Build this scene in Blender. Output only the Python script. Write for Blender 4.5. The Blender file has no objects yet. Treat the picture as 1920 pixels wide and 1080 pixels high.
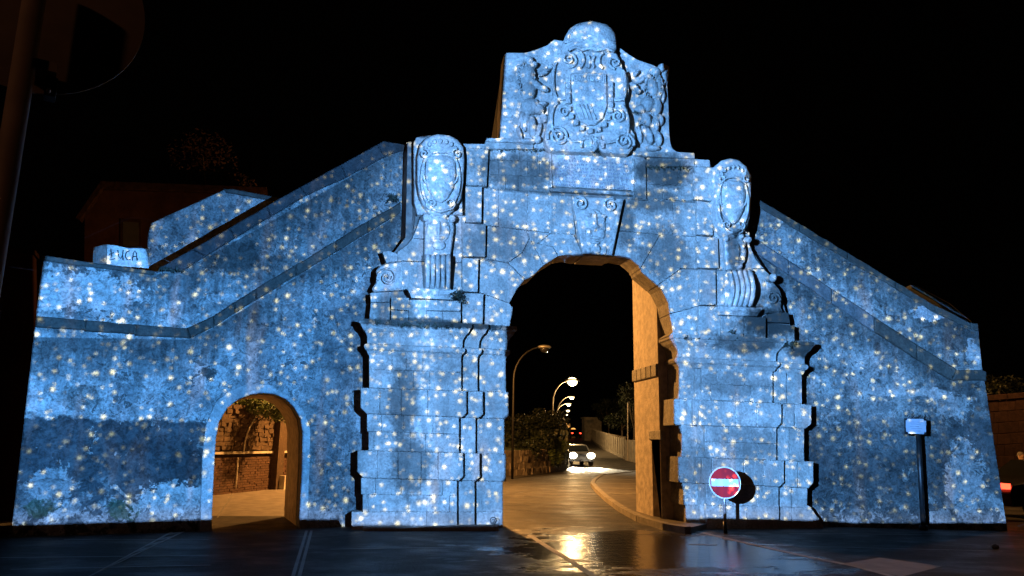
import bpy, bmesh, math, random
from mathutils import Vector, Matrix
random.seed(7)
sc = bpy.context.scene
COL = sc.collection
R = math.radians

# ------------------------------------------------------------------ camera
F, YAW, PITCH, ROLL = 1400.0, R(8.5), R(11.6), R(0.9)
CAM = Vector((0.0, -15.0, 1.65))
fwd = Vector((math.sin(YAW)*math.cos(PITCH), math.cos(YAW)*math.cos(PITCH), math.sin(PITCH)))
rt0 = Vector((math.cos(YAW), -math.sin(YAW), 0.0))
up0 = rt0.cross(fwd)
rt = rt0*math.cos(ROLL) + up0*math.sin(ROLL)
up = up0*math.cos(ROLL) - rt0*math.sin(ROLL)
cam = bpy.data.cameras.new('camera'); cam.sensor_width = 36; cam.lens = 36*F/1920; cam.clip_end = 2000; cam.clip_start = 0.05
co = bpy.data.objects.new('camera', cam); COL.objects.link(co)
M = Matrix.Identity(4)
for i in range(3):
    M[i][0] = rt[i]; M[i][1] = up[i]; M[i][2] = -fwd[i]; M[i][3] = CAM[i]
co.matrix_world = M
sc.camera = co

# ------------------------------------------------------------------ world and exposure (clear black night)
w = bpy.data.worlds.new('World'); sc.world = w; w.use_nodes = True
w.node_tree.nodes['Background'].inputs[0].default_value = (0.30, 0.20, 0.16, 1)
w.node_tree.nodes['Background'].inputs[1].default_value = 0.0007
sc.view_settings.view_transform = 'Standard'; sc.view_settings.look = 'None'
sc.view_settings.exposure = 0; sc.view_settings.gamma = 1

# ------------------------------------------------------------------ measuring helpers: a sight line meets a plane of the place
class Plane:
    def __init__(s, p0, ang):            # ang: turn of the wall about z; 0 = faces -Y
        s.p = Vector((p0[0], p0[1], 0)); s.t = Vector((math.cos(ang), math.sin(ang), 0)); s.n = Vector((math.sin(ang), -math.cos(ang), 0))
    def uv(s, px, py, off=0.0):          # -> (along, z) on the plane moved off towards the viewer
        d = fwd*F + rt*(px-960) + up*(540-py)
        k = (off - s.n.dot(CAM - s.p))/s.n.dot(d)
        q = CAM + d*k
        return ((q-s.p).dot(s.t), q.z)
    def at(s, a, z, off=0.0):
        return s.p + s.t*a + s.n*off + Vector((0, 0, z))
    def U(s, px, py, off=0.0):
        a, z = s.uv(px, py, off); return s.at(a, z, off)
GATE = Plane((0, 0), 0)
WL = Plane((-0.6, 0.27), R(15))
WR = Plane((8.1, 0.36), R(-12))
def U(px, py, Y): return GATE.U(px, py, -Y)
def G(px, py, z=0.0):
    d = fwd*F + rt*(px-960) + up*(540-py)
    return CAM + d*((z-CAM.z)/d.z)
def hill(y): 
    t = max(0.0, y-30.0)
    return 0.036*t*t/(t+14.0)

# ------------------------------------------------------------------ node helper
class NT:
    def __init__(s, tree): s.t = tree; s.n = tree.nodes; s.l = tree.links
    def put(s, sock, v):
        if isinstance(v, bpy.types.NodeSocket): s.l.new(v, sock)
        elif v is not None: sock.default_value = v
    def m(s, op, a, b=None, c=None, clamp=False):
        n = s.n.new('ShaderNodeMath'); n.operation = op; n.use_clamp = clamp
        for i, v in enumerate((a, b, c)):
            if v is not None: s.put(n.inputs[i], v)
        return n.outputs[0]
    def mix(s, f, a, b, mode='MIX'):
        n = s.n.new('ShaderNodeMix'); n.data_type = 'RGBA'; n.blend_type = mode
        s.put(n.inputs[0], f)
        for i, v in ((6, a), (7, b)):
            if isinstance(v, (tuple, list)): v = tuple(v)+(1,) if len(v) == 3 else v
            s.put(n.inputs[i], v)
        return n.outputs[2]
    def noise(s, vec, scale, detail=4, rough=0.55, dist=0.0):
        n = s.n.new('ShaderNodeTexNoise'); s.put(n.inputs['Vector'], vec)
        n.inputs['Scale'].default_value = scale; n.inputs['Detail'].default_value = detail
        n.inputs['Roughness'].default_value = rough; n.inputs['Distortion'].default_value = dist
        return n.outputs['Fac']
    def step(s, v, lo, hi):
        n = s.n.new('ShaderNodeMapRange'); n.interpolation_type = 'SMOOTHSTEP'
        s.put(n.inputs[0], v); n.inputs[1].default_value = lo; n.inputs[2].default_value = hi
        return n.outputs[0]
    def scale(s, vec, sx, sy, sz):
        n = s.n.new('ShaderNodeMapping'); s.put(n.inputs[0], vec); n.inputs['Scale'].default_value = (sx, sy, sz); return n.outputs[0]
    def xyz(s, x, y, z):
        n = s.n.new('ShaderNodeCombineXYZ')
        for i, v in enumerate((x, y, z)): s.put(n.inputs[i], v)
        return n.outputs[0]
    def sep(s, v):
        n = s.n.new('ShaderNodeSeparateXYZ'); s.put(n.inputs[0], v); return n.outputs
    def curve(s, x, pts):
        n = s.n.new('ShaderNodeFloatCurve'); c = n.mapping.curves[0]
        pts = sorted(pts)
        while len(c.points) < len(pts): c.points.new(0.5, 0.5)
        for p, (a, b) in zip(c.points, pts): p.location = (a, b); p.handle_type = 'VECTOR'
        n.mapping.use_clip = False
        n.mapping.update(); s.put(n.inputs['Value'], x); return n.outputs[0]

# ------------------------------------------------------------------ the two video projectors that paint the gate (out of view, left and right of the photographer)
CHAINS = [
    [(WL, .03, 18, 1000), (WL, .03, 22, 984), (WL, .03, 64, 606), (WL, .03, 79, 478), (WL, .03, 180, 492), (WL, .03, 290, 507), (WL, .07, 300, 501), (WL, .07, 400, 443), (WL, .07, 563, 349), (WL, .07, 707, 270), (WL, .07, 719, 263), (WL, .07, 760, 269), (WL, .07, 770, 300)],
    [(WL, -.5, 175, 500), (WL, -.5, 175, 463), (WL, -.1, 203, 458), (WL, -.1, 275, 467), (WL, -.1, 279, 500)],
    [(WL, -2.2, 277, 500), (WL, -2.2, 277, 439), (WL, -2.2, 283, 418), (WL, -2.14, 419, 354), (WL, -2.14, 437, 354), (WL, -2.14, 516, 369), (WL, -2.14, 560, 376), (WL, -2.14, 600, 400)],
    [(GATE, -.3, 757, 460), (GATE, -.3, 758, 270), (GATE, .16, 780, 256), (GATE, .3, 798, 258), (GATE, .3, 808, 253), (GATE, .3, 821, 249), (GATE, .3, 843, 252), (GATE, .3, 859, 261), (GATE, .3, 868, 268), (GATE, .1, 912, 267),
     (GATE, .16, 912, 256), (GATE, .16, 940, 256), (GATE, .04, 946, 97), (GATE, .05, 985, 96), (GATE, .05, 1004, 91), (GATE, .05, 1026, 82), (GATE, .05, 1040, 72), (GATE, .05, 1055, 73), (GATE, .35, 1060, 64), (GATE, .35, 1067, 53), (GATE, .35, 1078, 45), (GATE, .35, 1092, 41), (GATE, .35, 1108, 39),
     (GATE, .35, 1124, 42), (GATE, .35, 1138, 46), (GATE, .35, 1149, 54), (GATE, .35, 1156, 66), (GATE, .05, 1164, 87), (GATE, .05, 1178, 98), (GATE, .05, 1195, 109), (GATE, .05, 1220, 118), (GATE, .05, 1233, 122), (GATE, .05, 1254, 119), (GATE, .05, 1257, 270), (GATE, .05, 1262, 278), (GATE, .1, 1302, 285), (GATE, .1, 1304, 296), (GATE, .1, 1332, 298),
     (GATE, .3, 1340, 311), (GATE, .3, 1352, 300), (GATE, .3, 1369, 295), (GATE, .3, 1386, 298), (GATE, .3, 1401, 312), (GATE, .3, 1409, 328), (GATE, .3, 1411, 400)],
    [(WR, .05, 1400, 360), (WR, .05, 1500, 418), (WR, .05, 1590, 472), (WR, .05, 1680, 527), (WR, .05, 1750, 569), (WR, .05, 1820, 604), (WR, .05, 1836, 605), (WR, .05, 1845, 690), (WR, .05, 1853, 697), (WR, .05, 1853, 714), (WR, .03, 1891, 984), (WR, .03, 1895, 1005)]]
BASE = [(WL, 0, 14, 984), (WL, 0, 375, 974), (WL, 0, 640, 973), (GATE, .3, 657, 984), (GATE, .1, 942, 982), (GATE, .1, 1286, 971), (GATE, .25, 1515, 974), (WR, 0, 1545, 976), (WR, 0, 1600, 980), (WR, 0, 1896, 980)]
ARCH_L = [(942, 990), (942, 903), (947, 895), (948, 852), (945, 844), (946, 783), (953, 778), (953, 736), (948, 732), (948, 664), (949, 650), (955, 613), (958, 597), (961, 577), (956, 568), (969, 543), (981, 525), (998, 518), (1020, 497), (1047, 480.5), (1067, 477.5), (1110, 476)]
ARCH_R = [(1288, 990), (1282, 920), (1274, 898), (1272, 862), (1278, 842), (1278, 813), (1265, 791), (1264, 753), (1273, 735), (1273, 690), (1264, 675), (1271, 660), (1262, 643), (1254, 630), (1262, 622), (1255, 593), (1253, 567), (1240, 542), (1232, 534), (1203, 510), (1197, 498), (1180, 483.5), (1157, 479), (1110, 476)]
DOOR = [(397, 1005), (397, 975), (401, 886), (404.6, 823), (411, 790), (427, 764), (447, 748.5), (471, 739.4), (491, 737), (515, 739), (535.5, 748.5), (551, 764), (563, 785), (567, 811), (566, 875), (561, 973), (561, 1005)]
Z0, ZW = -3.0, 17.0
def onto(pos, q):                        # where a ray of the projector through q meets the plane Y = 0
    k = (0-pos.y)/(q.y-pos.y); r = pos + (q-pos)*k; return r.x, r.z
def projector(name, pos, left, label):
    X0, XW = (-11.0, 12.5) if left else (-.5, 14.5)
    l = bpy.data.lights.new(name, 'POINT'); l.energy = 27000; l.shadow_soft_size = 0.03; l.use_nodes = True
    o = bpy.data.objects.new(name, l); o.location = pos; COL.objects.link(o)
    T = NT(l.node_tree); em = T.n['Emission']
    d = T.sep(T.n.new('ShaderNodeNewGeometry').outputs['Incoming'])
    dy = T.m('MAXIMUM', d[1], 0.05)
    X = T.m('MULTIPLY_ADD', T.m('DIVIDE', d[0], dy), -pos.y, pos.x)
    Z = T.m('MULTIPLY_ADD', T.m('DIVIDE', d[2], dy), -pos.y, pos.z)
    un = lambda x: (x-X0)/XW
    vn = lambda z: (z-Z0)/ZW
    u = T.m('MULTIPLY_ADD', X, 1/XW, -X0/XW); v = T.m('MULTIPLY_ADD', Z, 1/ZW, -Z0/ZW)
    lines = [[onto(pos, p.U(a, b, off)) for p, off, a, b in c] for c in CHAINS]
    pts = []; N = 200
    for i in range(N+1):
        x = X0+XW*i/N; z = Z0
        for c in lines:
            for (xa, za), (xb, zb) in zip(c[:-1], c[1:]):
                if xa <= x <= xb or xb <= x <= xa: z = max(z, za+(zb-za)*((x-xa)/(xb-xa) if abs(xb-xa) > 1e-6 else 0))
        pts.append((i/N, max(0.0, vn(z))))
    mtop = T.m('LESS_THAN', v, T.curve(u, pts))
    bp = [(un(x), vn(z)) for x, z in (onto(pos, p.U(a, b, off)) for p, off, a, b in BASE)]
    bot = T.curve(u, [(0, bp[0][1])]+bp+[(1, bp[-1][1])])
    above = T.m('SUBTRACT', v, bot)
    mask = T.m('MULTIPLY', mtop, T.m('GREATER_THAN', above, 0))
    mask = T.m('MULTIPLY', mask, T.m('MULTIPLY', T.m('GREATER_THAN', u, .01), T.m('LESS_THAN', u, .99)))
    mask = T.m('MULTIPLY', mask, T.m('GREATER_THAN', d[1], .2))
    def opening(Lp, Rp, plane, off):
        za = min(plane.U(*p, off).z for p in Lp); zb = 8.0
        g = lambda P: [((z-za)/(zb-za), un(x)) for x, z in (onto(pos, plane.U(a, b, off)) for a, b in P)]
        A, B = g(Lp), g(Rp)
        zt = max(a for a, b in A)
        vv = T.m('MULTIPLY_ADD', Z, 1/(zb-za), -za/(zb-za))
        inn = T.m('MULTIPLY', T.m('GREATER_THAN', u, T.curve(vv, A+[(1, A[-1][1])])), T.m('LESS_THAN', u, T.curve(vv, B+[(1, B[-1][1])])))
        inn = T.m('MULTIPLY', inn, T.m('LESS_THAN', vv, zt))
        return T.m('SUBTRACT', 1.0, inn)
    mask = T.m('MULTIPLY', mask, opening(DOOR[:9], DOOR[:7:-1], WL, 0) if left else opening(ARCH_L, ARCH_R, GATE, 0))
    seam = T.step(X, 0.15, 0.85)
    mask = T.m('MULTIPLY', mask, T.m('SUBTRACT', 1.0, seam) if left else seam)
    # the film: blue night sky with drifting snow lights
    P = T.xyz(X, 0.0, Z)
    big = T.noise(P, 0.35, 3); mid = T.noise(P, 1.6, 4)
    cen = T.m('SUBTRACT', 1.0, T.step(T.m('ABSOLUTE', T.m('SUBTRACT', X, 3.8)), 3.6, 5.6))
    tone = T.m('ADD', T.m('MULTIPLY', cen, 0.55), T.m('MULTIPLY', big, 0.6), clamp=True)
    side = T.mix(T.step(X, 7.5, 9.0), (0.050, 0.285, 0.77), (0.090, 0.285, 0.66))
    blue = T.mix(tone, side, (0.165, 0.435, 0.98))
    blue = T.mix(T.m('MULTIPLY', T.step(mid, .45, .8), .3), blue, (0.27, 0.48, 0.94))
    lum = T.m('MULTIPLY_ADD', T.noise(P, .8, 5, .6), .9, T.m('MULTIPLY_ADD', T.noise(T.xyz(X, 5.0, Z), 3.5, 4, .6), .35, .42))
    blue = T.mix(1.0, blue, T.xyz(lum, lum, lum), 'MULTIPLY')
    def stars(sc_, rad, keep, seed):
        vo = T.n.new('ShaderNodeTexVoronoi'); vo.voronoi_dimensions = '2D'; vo.inputs['Scale'].default_value = sc_
        T.put(vo.inputs['Vector'], T.xyz(T.m('ADD', X, seed), T.m('MULTIPLY_ADD', Z, 1.0, seed*.37), 0.0))
        r = T.sep(vo.outputs['Color'])
        size = T.m('MULTIPLY_ADD', T.m('POWER', r[2], 2.0), .9, .55)
        q = T.m('DIVIDE', T.m('DIVIDE', vo.outputs['Distance'], sc_*rad), size)
        core = T.m('SUBTRACT', 1.0, T.step(q, .25, 1.0)); halo = T.m('POWER', T.m('SUBTRACT', 1.0, T.step(q, .0, 2.6)), 2.0)
        a = T.m('MULTIPLY_ADD', halo, .13, core)
        clus = T.noise(T.xyz(T.m('ADD', X, seed*2), 0.0, Z), 1.1, 2)
        kk = T.step(T.m('SUBTRACT', T.m('MULTIPLY_ADD', cen, .10, T.m('MULTIPLY_ADD', clus, 1.1, r[0])), keep), 0.0, 0.08)
        return T.m('MULTIPLY', T.m('MULTIPLY', a, kk), T.m('MULTIPLY_ADD', r[1], .95, .25))
    st = T.m('MAXIMUM', stars(2.8, .044, .93, 3.3), stars(4.4, .038, 1.19, 11.1))
    st = T.m('MAXIMUM', st, stars(6.2, .030, 1.30, 5.7))
    glow = T.m('MULTIPLY', T.noise(T.xyz(T.m('MULTIPLY', X, 1.9), 0.0, T.m('MULTIPLY', Z, .45)), 1.0, 3, .6), 1.0)
    glow = T.m('MULTIPLY', T.step(glow, .54, .74), 0.42)
    foot = T.m('MULTIPLY', T.m('SUBTRACT', 1.0, T.step(above, .002, .022)), .3)
    warm = T.mix(1.0, (0, 0, 0), (0.95, 0.86, 0.62))
    colr = T.mix(T.m('MAXIMUM', glow, foot), blue, (0.50, 0.56, 0.80))
    colr = T.mix(T.m('MULTIPLY', st, .95, clamp=True), colr, (2.5, 2.35, 1.6))
    T.l.new(colr, em.inputs['Color'])
    even = T.m('DIVIDE', 1.0, T.m('MULTIPLY', T.m('MULTIPLY', dy, dy), dy))
    T.l.new(T.m('MULTIPLY', mask, T.m('MINIMUM', even, 6.0)), em.inputs['Strength'])
    o['label'] = label; o['category'] = 'projector'
    return o
projector('video_projector', Vector((-5.0, -15.0, 3.3)), False, 'video projector left of the camera throwing blue snow light')
projector('video_projector', Vector((4.0, -15.0, 3.3)), True, 'video projector right of the camera lighting the left wing')

# ------------------------------------------------------------------ materials
MATS = {}
def newmat(name):
    m = bpy.data.materials.new(name); m.use_nodes = True; MATS[name] = m
    T = NT(m.node_tree); b = m.node_tree.nodes['Principled BSDF']; return m, T, b
def bump(T, b, h, strength, dist):
    n = T.n.new('ShaderNodeBump'); n.inputs['Strength'].default_value = strength; n.inputs['Distance'].default_value = dist
    T.put(n.inputs['Height'], h); T.l.new(n.outputs[0], b.inputs['Normal'])
def simple(name, col, rough=0.6, metal=0.0, var=0.25, nscale=6.0, bmp=0.0, spec=None):
    m, T, b = newmat(name)
    if spec is not None: b.inputs['Specular IOR Level'].default_value = spec
    p = T.n.new('ShaderNodeNewGeometry').outputs['Position']
    n = T.noise(p, nscale, 5)
    dark = tuple(c*(1-var) for c in col); lite = tuple(min(1, c*(1+var)) for c in col)
    T.l.new(T.mix(T.step(n, .3, .7), dark, lite), b.inputs['Base Color'])
    b.inputs['Roughness'].default_value = rough; b.inputs['Metallic'].default_value = metal
    if bmp: bump(T, b, T.noise(p, nscale*4, 4), bmp, 0.02)
    return m
def emit(name, col, strength):
    m, T, b = newmat(name)
    b.inputs['Base Color'].default_value = tuple(col)+(1,); b.inputs['Emission Color'].default_value = tuple(col)+(1,); b.inputs['Emission Strength'].default_value = strength
    return m
def ellipse(T, p, n, plane, px, py, rx, rz, k=.5):
    c = plane.U(px, py, 0.1)
    s = T.sep(p)
    dx = T.m('DIVIDE', T.m('SUBTRACT', s[0], c.x), rx); dz = T.m('DIVIDE', T.m('SUBTRACT', s[2], c.z), rz)
    r = T.m('SQRT', T.m('ADD', T.m('MULTIPLY', dx, dx), T.m('MULTIPLY', dz, dz)))
    return T.m('SUBTRACT', 1.0, T.step(T.m('MULTIPLY_ADD', n, k*2, T.m('SUBTRACT', r, k)), .55, 1.15))
STAINS = [(1245, 322, .75, .45, .85), (1225, 372, .8, .35, .7), (1250, 470, .7, .7, .6), (1440, 605, .9, .45, .95), (1465, 560, .5, .5, .8), (975, 320, 1.1, .45, .65), (935, 455, .9, .5, .45), (757, 755, .32, 1.0, .65), (770, 870, .45, .7, .7), (780, 608, 1.5, .14, .85),
          (860, 612, 1.3, .10, .95), (1175, 420, .25, .7, .65), (1390, 645, .9, .28, .75), (1372, 470, .16, .5, .8), (1500, 655, .5, .22, .9), (1040, 357, 1.7, .09, .6), (830, 690, .8, .35, .35), (1360, 720, .9, .3, .4), (1300, 880, .5, .6, .45), (740, 580, .5, .3, .5), (1400, 830, .8, .4, .35), (1000, 180, .7, .9, .25), (1220, 200, .7, .9, .3)]
def stone_mat(name, base, dark, stains=True, rnd=.5):
    m, T, b = newmat(name)
    p = T.n.new('ShaderNodeNewGeometry').outputs['Position']
    n1 = T.noise(p, 1.1, 6, .62); n2 = T.noise(p, 5.0, 6, .65); n3 = T.noise(p, 26, 5, .6)
    streak = T.noise(T.scale(p, 5, 5, .5), 1.0, 4, .6)
    n4 = T.noise(p, 2.3, 7, .7, .4)
    c = T.mix(T.step(n2, .40, .60), tuple(x*.80 for x in base), tuple(x*1.08 for x in base))
    c = T.mix(T.m('MULTIPLY', T.step(n4, .52, .64), .4), c, tuple(x*.95 for x in dark))
    rn = T.n.new('ShaderNodeObjectInfo').outputs['Random']
    c = T.mix(T.m('MULTIPLY', rn, rnd), c, tuple(x*.55 for x in base))
    c = T.mix(T.m('MULTIPLY', T.step(n1, .50, .66), .55), c, dark)
    c = T.mix(T.m('MULTIPLY', T.step(streak, .52, .68), .45), c, dark)
    c = T.mix(T.m('MULTIPLY', T.step(n3, .57, .68), .5), c, tuple(x*.5 for x in dark))
    kk = T.m('MULTIPLY_ADD', T.step(T.noise(p, 20, 6, .72), .36, .62), .26, .82)
    c = T.mix(1.0, c, T.xyz(kk, kk, kk), 'MULTIPLY')
    if stains:
        tot = None
        for (a, q, rx, rz, k) in STAINS:
            e = T.m('MULTIPLY', ellipse(T, p, n2, GATE, a, q, rx, rz), k)
            tot = e if tot is None else T.m('MAXIMUM', tot, e)
        c = T.mix(tot, c, (0.016, 0.019, 0.018))
    T.l.new(c, b.inputs['Base Color']); b.inputs['Roughness'].default_value = .88
    b.inputs['Specular IOR Level'].default_value = .25
    bump(T, b, T.m('ADD', T.m('MULTIPLY', n2, .6), T.m('MULTIPLY', n3, .5)), .8, .045)
    return m
stone_mat('ashlar', (.40, .385, .35), (.17, .165, .15))
stone_mat('carved_stone', (.44, .42, .385), (.20, .19, .175), True, .12)
stone_mat('dark_coping', (.036, .038, .040), (.012, .014, .014), False, .3)
stone_mat('grey_coping', (.046, .048, .043), (.012, .014, .012), False, .3)
simple('passage_plaster', (.45, .385, .30), .85, 0, .26, 7, .6)
stone_mat('rubble', (.24, .20, .16), (.10, .085, .07), False, .5)
stone_mat('brick', (.085, .046, .030), (.045, .027, .018), False, .5)
stone_mat('yard_rubble', (.085, .056, .036), (.045, .030, .02), False, .6)
simple('yard_ground', (.15, .13, .11), .7, 0, .3, 3, .3)
simple('mortar', (.13, .125, .115), .95, 0, .3, 9, .4)
def plaster(name, plane, right=False):
    m, T, b = newmat(name)
    p = T.n.new('ShaderNodeNewGeometry').outputs['Position']
    n1 = T.noise(p, .9, 6, .62, .3); n2 = T.noise(p, 3.2, 8, .68, .4); n3 = T.noise(p, 13, 7, .68); n4 = T.noise(p, 42, 4, .6)
    n5 = T.noise(p, 1.9, 8, .7, .6); n6 = T.noise(p, 6.5, 7, .72, .6); n7 = T.noise(p, 2.4, 7, .7, .5)
    streak = T.noise(T.scale(p, 4.5, 4.5, .35), 1.0, 6, .65)
    S = T.sep(p); z = S[2]
    c = T.mix(T.step(n5, .38, .62), (.15, .165, .165), (.29, .30, .285))
    c = T.mix(T.m('MULTIPLY', T.step(streak, .48, .68), .55), c, (.085, .10, .10))
    zz = T.m('MULTIPLY_ADD', T.m('SUBTRACT', n2, .5), .35, z)
    if not right:                        # repainted dado left of the doorway, with a hard edge
        zd = plane.U(240, 787).z; xd = plane.U(384, 850).x
        dado = T.m('MULTIPLY', T.m('SUBTRACT', 1.0, T.step(zz, zd-.03, zd+.02)), T.m('LESS_THAN', S[0], xd))
        c = T.mix(T.m('MULTIPLY', dado, .93), c, (.020, .029, .034))
    else:
        zd = plane.U(1650, 745).z
        dado = T.m('SUBTRACT', 1.0, T.step(T.m('MULTIPLY_ADD', T.m('SUBTRACT', n5, .5), 1.4, z), zd-.7, zd+.25))
        c = T.mix(T.m('MULTIPLY', dado, .8), c, (.030, .041, .046))
    peel = T.m('MULTIPLY', T.m('SUBTRACT', 1.0, T.step(T.m('MULTIPLY_ADD', T.m('SUBTRACT', n5, .5), 2.4, z), .1, .9)), T.step(n2, .46, .50))
    c = T.mix(T.m('MULTIPLY', peel, .8), c, (.30, .31, .295))
    fl = T.m('MULTIPLY', T.step(n6, .565, .58), T.step(n1, .47, .57))
    c = T.mix(T.m('MULTIPLY', fl, .88), c, (.022, .026, .026))
    pale = T.m('MULTIPLY', T.step(n7, .60, .615), .55)
    c = T.mix(pale, c, (.30, .31, .29))
    c = T.mix(T.m('MULTIPLY', T.step(n3, .48, .68), .5), c, (.055, .064, .064))
    c = T.mix(T.m('MULTIPLY', T.step(n4, .54, .66), .38), c, (.04, .046, .046))
    vo = T.n.new('ShaderNodeTexVoronoi'); vo.feature = 'DISTANCE_TO_EDGE'; vo.inputs['Scale'].default_value = .75
    wob = T.n.new('ShaderNodeVectorMath'); wob.operation = 'ADD'; T.put(wob.inputs[0], p); T.put(wob.inputs[1], T.xyz(T.m('MULTIPLY', n2, .9), 0.0, T.m('MULTIPLY', n6, .5)))
    T.l.new(wob.outputs[0], vo.inputs['Vector'])
    crack = T.m('MULTIPLY', T.m('SUBTRACT', 1.0, T.step(vo.outputs['Distance'], .002, .008)), T.step(n7, .5, .56))
    c = T.mix(T.m('MULTIPLY', crack, .35), c, (.02, .024, .024))
    lines = ([((60, 632), (350, 637), (400, 615), (755, 398)), ((80, 488), (290, 514), (344, 507), (738, 286))] if not right else [((1404, 464), (1786, 712), (1860, 714)), ((1404, 376), (1757, 588), (1836, 620))])
    st2 = T.noise(T.scale(p, 7, 7, .5), 1.0, 6, .7)
    for ln in lines:
        Q = [plane.U(*q) for q in ln]; lo, hi = Q[0].x-1, Q[-1].x+1
        f = T.m('MULTIPLY_ADD', T.curve(T.m('MULTIPLY_ADD', S[0], 1/(hi-lo), -lo/(hi-lo)), [((q.x-lo)/(hi-lo), q.z/12) for q in Q]), 12.0, 0.0)
        t = T.m('SUBTRACT', f, z)
        run = T.m('MULTIPLY', T.m('MULTIPLY', T.step(t, -.01, .01), T.m('SUBTRACT', 1.0, T.step(T.m('MULTIPLY_ADD', T.m('SUBTRACT', st2, .5), -2.2, t), .0, 1.0))), .8)
        c = T.mix(run, c, (.040, .048, .048))
    bl = T.m('MULTIPLY_ADD', T.step(T.noise(p, .45, 4, .55), .36, .62), .75, .62)
    c = T.mix(1.0, c, T.xyz(bl, bl, bl), 'MULTIPLY')
    def el(px, py, rx, rz, k, col):
        nonlocal c
        cc = plane.U(px, py)
        dx = T.m('DIVIDE', T.m('SUBTRACT', S[0], cc.x), rx); dz = T.m('DIVIDE', T.m('SUBTRACT', S[2], cc.z), rz)
        r = T.m('SQRT', T.m('ADD', T.m('MULTIPLY', dx, dx), T.m('MULTIPLY', dz, dz)))
        e = T.m('SUBTRACT', 1.0, T.step(T.m('ADD', T.m('MULTIPLY_ADD', T.m('SUBTRACT', n2, .5), 2.0, r), T.m('MULTIPLY', T.m('SUBTRACT', n3, .5), 1.2)), .78, .9))
        c = T.mix(T.m('MULTIPLY', e, k), c, col)
    if not right:
        el(430, 480, .8, .35, .75, (.030, .034, .033)); el(75, 950, .28, .18, .7, (.035, .06, .03)); el(235, 955, .35, .2, .7, (.035, .065, .033)); el(90, 910, .4, .3, .6, (.30, .31, .30))
        el(320, 940, .75, .35, .7, (.40, .40, .37)); el(140, 545, 1.1, .5, .72, (.47, .46, .43)); el(420, 560, .35, .12, .5, (.4, .4, .38)); el(500, 500, .9, .35, .5, (.03, .034, .033)); el(390, 700, .16, .14, .85, (.028, .032, .03)); el(150, 745, .35, .22, .5, (.05, .055, .05)); el(200, 650, .25, .2, .5, (.05, .06, .06))
        el(610, 480, .9, .5, .4, (.07, .085, .085)); el(640, 620, .6, .9, .45, (.06, .075, .08)); el(620, 800, .5, .8, .45, (.075, .09, .095)); el(440, 420, 1.4, .3, .35, (.06, .07, .07)); el(560, 560, 1.0, .3, .3, (.30, .31, .30))
    else:
        el(1750, 585, .5, .22, .9, (.36, .36, .36)); el(1800, 640, .45, .4, .6, (.035, .04, .04)); el(1825, 660, .2, .3, .7, (.33, .33, .32)); el(1810, 900, .45, .9, .5, (.30, .31, .30)); el(1700, 735, 1.1, .13, .55, (.36, .35, .33)); el(1480, 440, .5, .4, .4, (.30, .30, .28)); el(1590, 500, .9, .35, .35, (.07, .08, .08)); el(1780, 760, .5, .35, .5, (.28, .29, .28))
    k = T.m('MULTIPLY_ADD', T.step(n6, .38, .60), .55, T.m('MULTIPLY_ADD', T.step(T.noise(p, 24, 6, .7), .36, .62), .4, .25))
    c = T.mix(1.0, c, T.xyz(k, k, k), 'MULTIPLY')
    T.l.new(c, b.inputs['Base Color']); b.inputs['Roughness'].default_value = .9; b.inputs['Specular IOR Level'].default_value = .2
    h = T.m('ADD', T.m('ADD', T.m('MULTIPLY', n2, .5), T.m('MULTIPLY', n3, .4)), T.m('SUBTRACT', T.m('MULTIPLY', T.m('MAXIMUM', pale, peel), .3), T.m('MULTIPLY', T.m('MAXIMUM', fl, crack), .4)))
    bump(T, b, h, .8, .05)
    return m
plaster('plaster_left', WL); plaster('plaster_right', WR, True)

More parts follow.
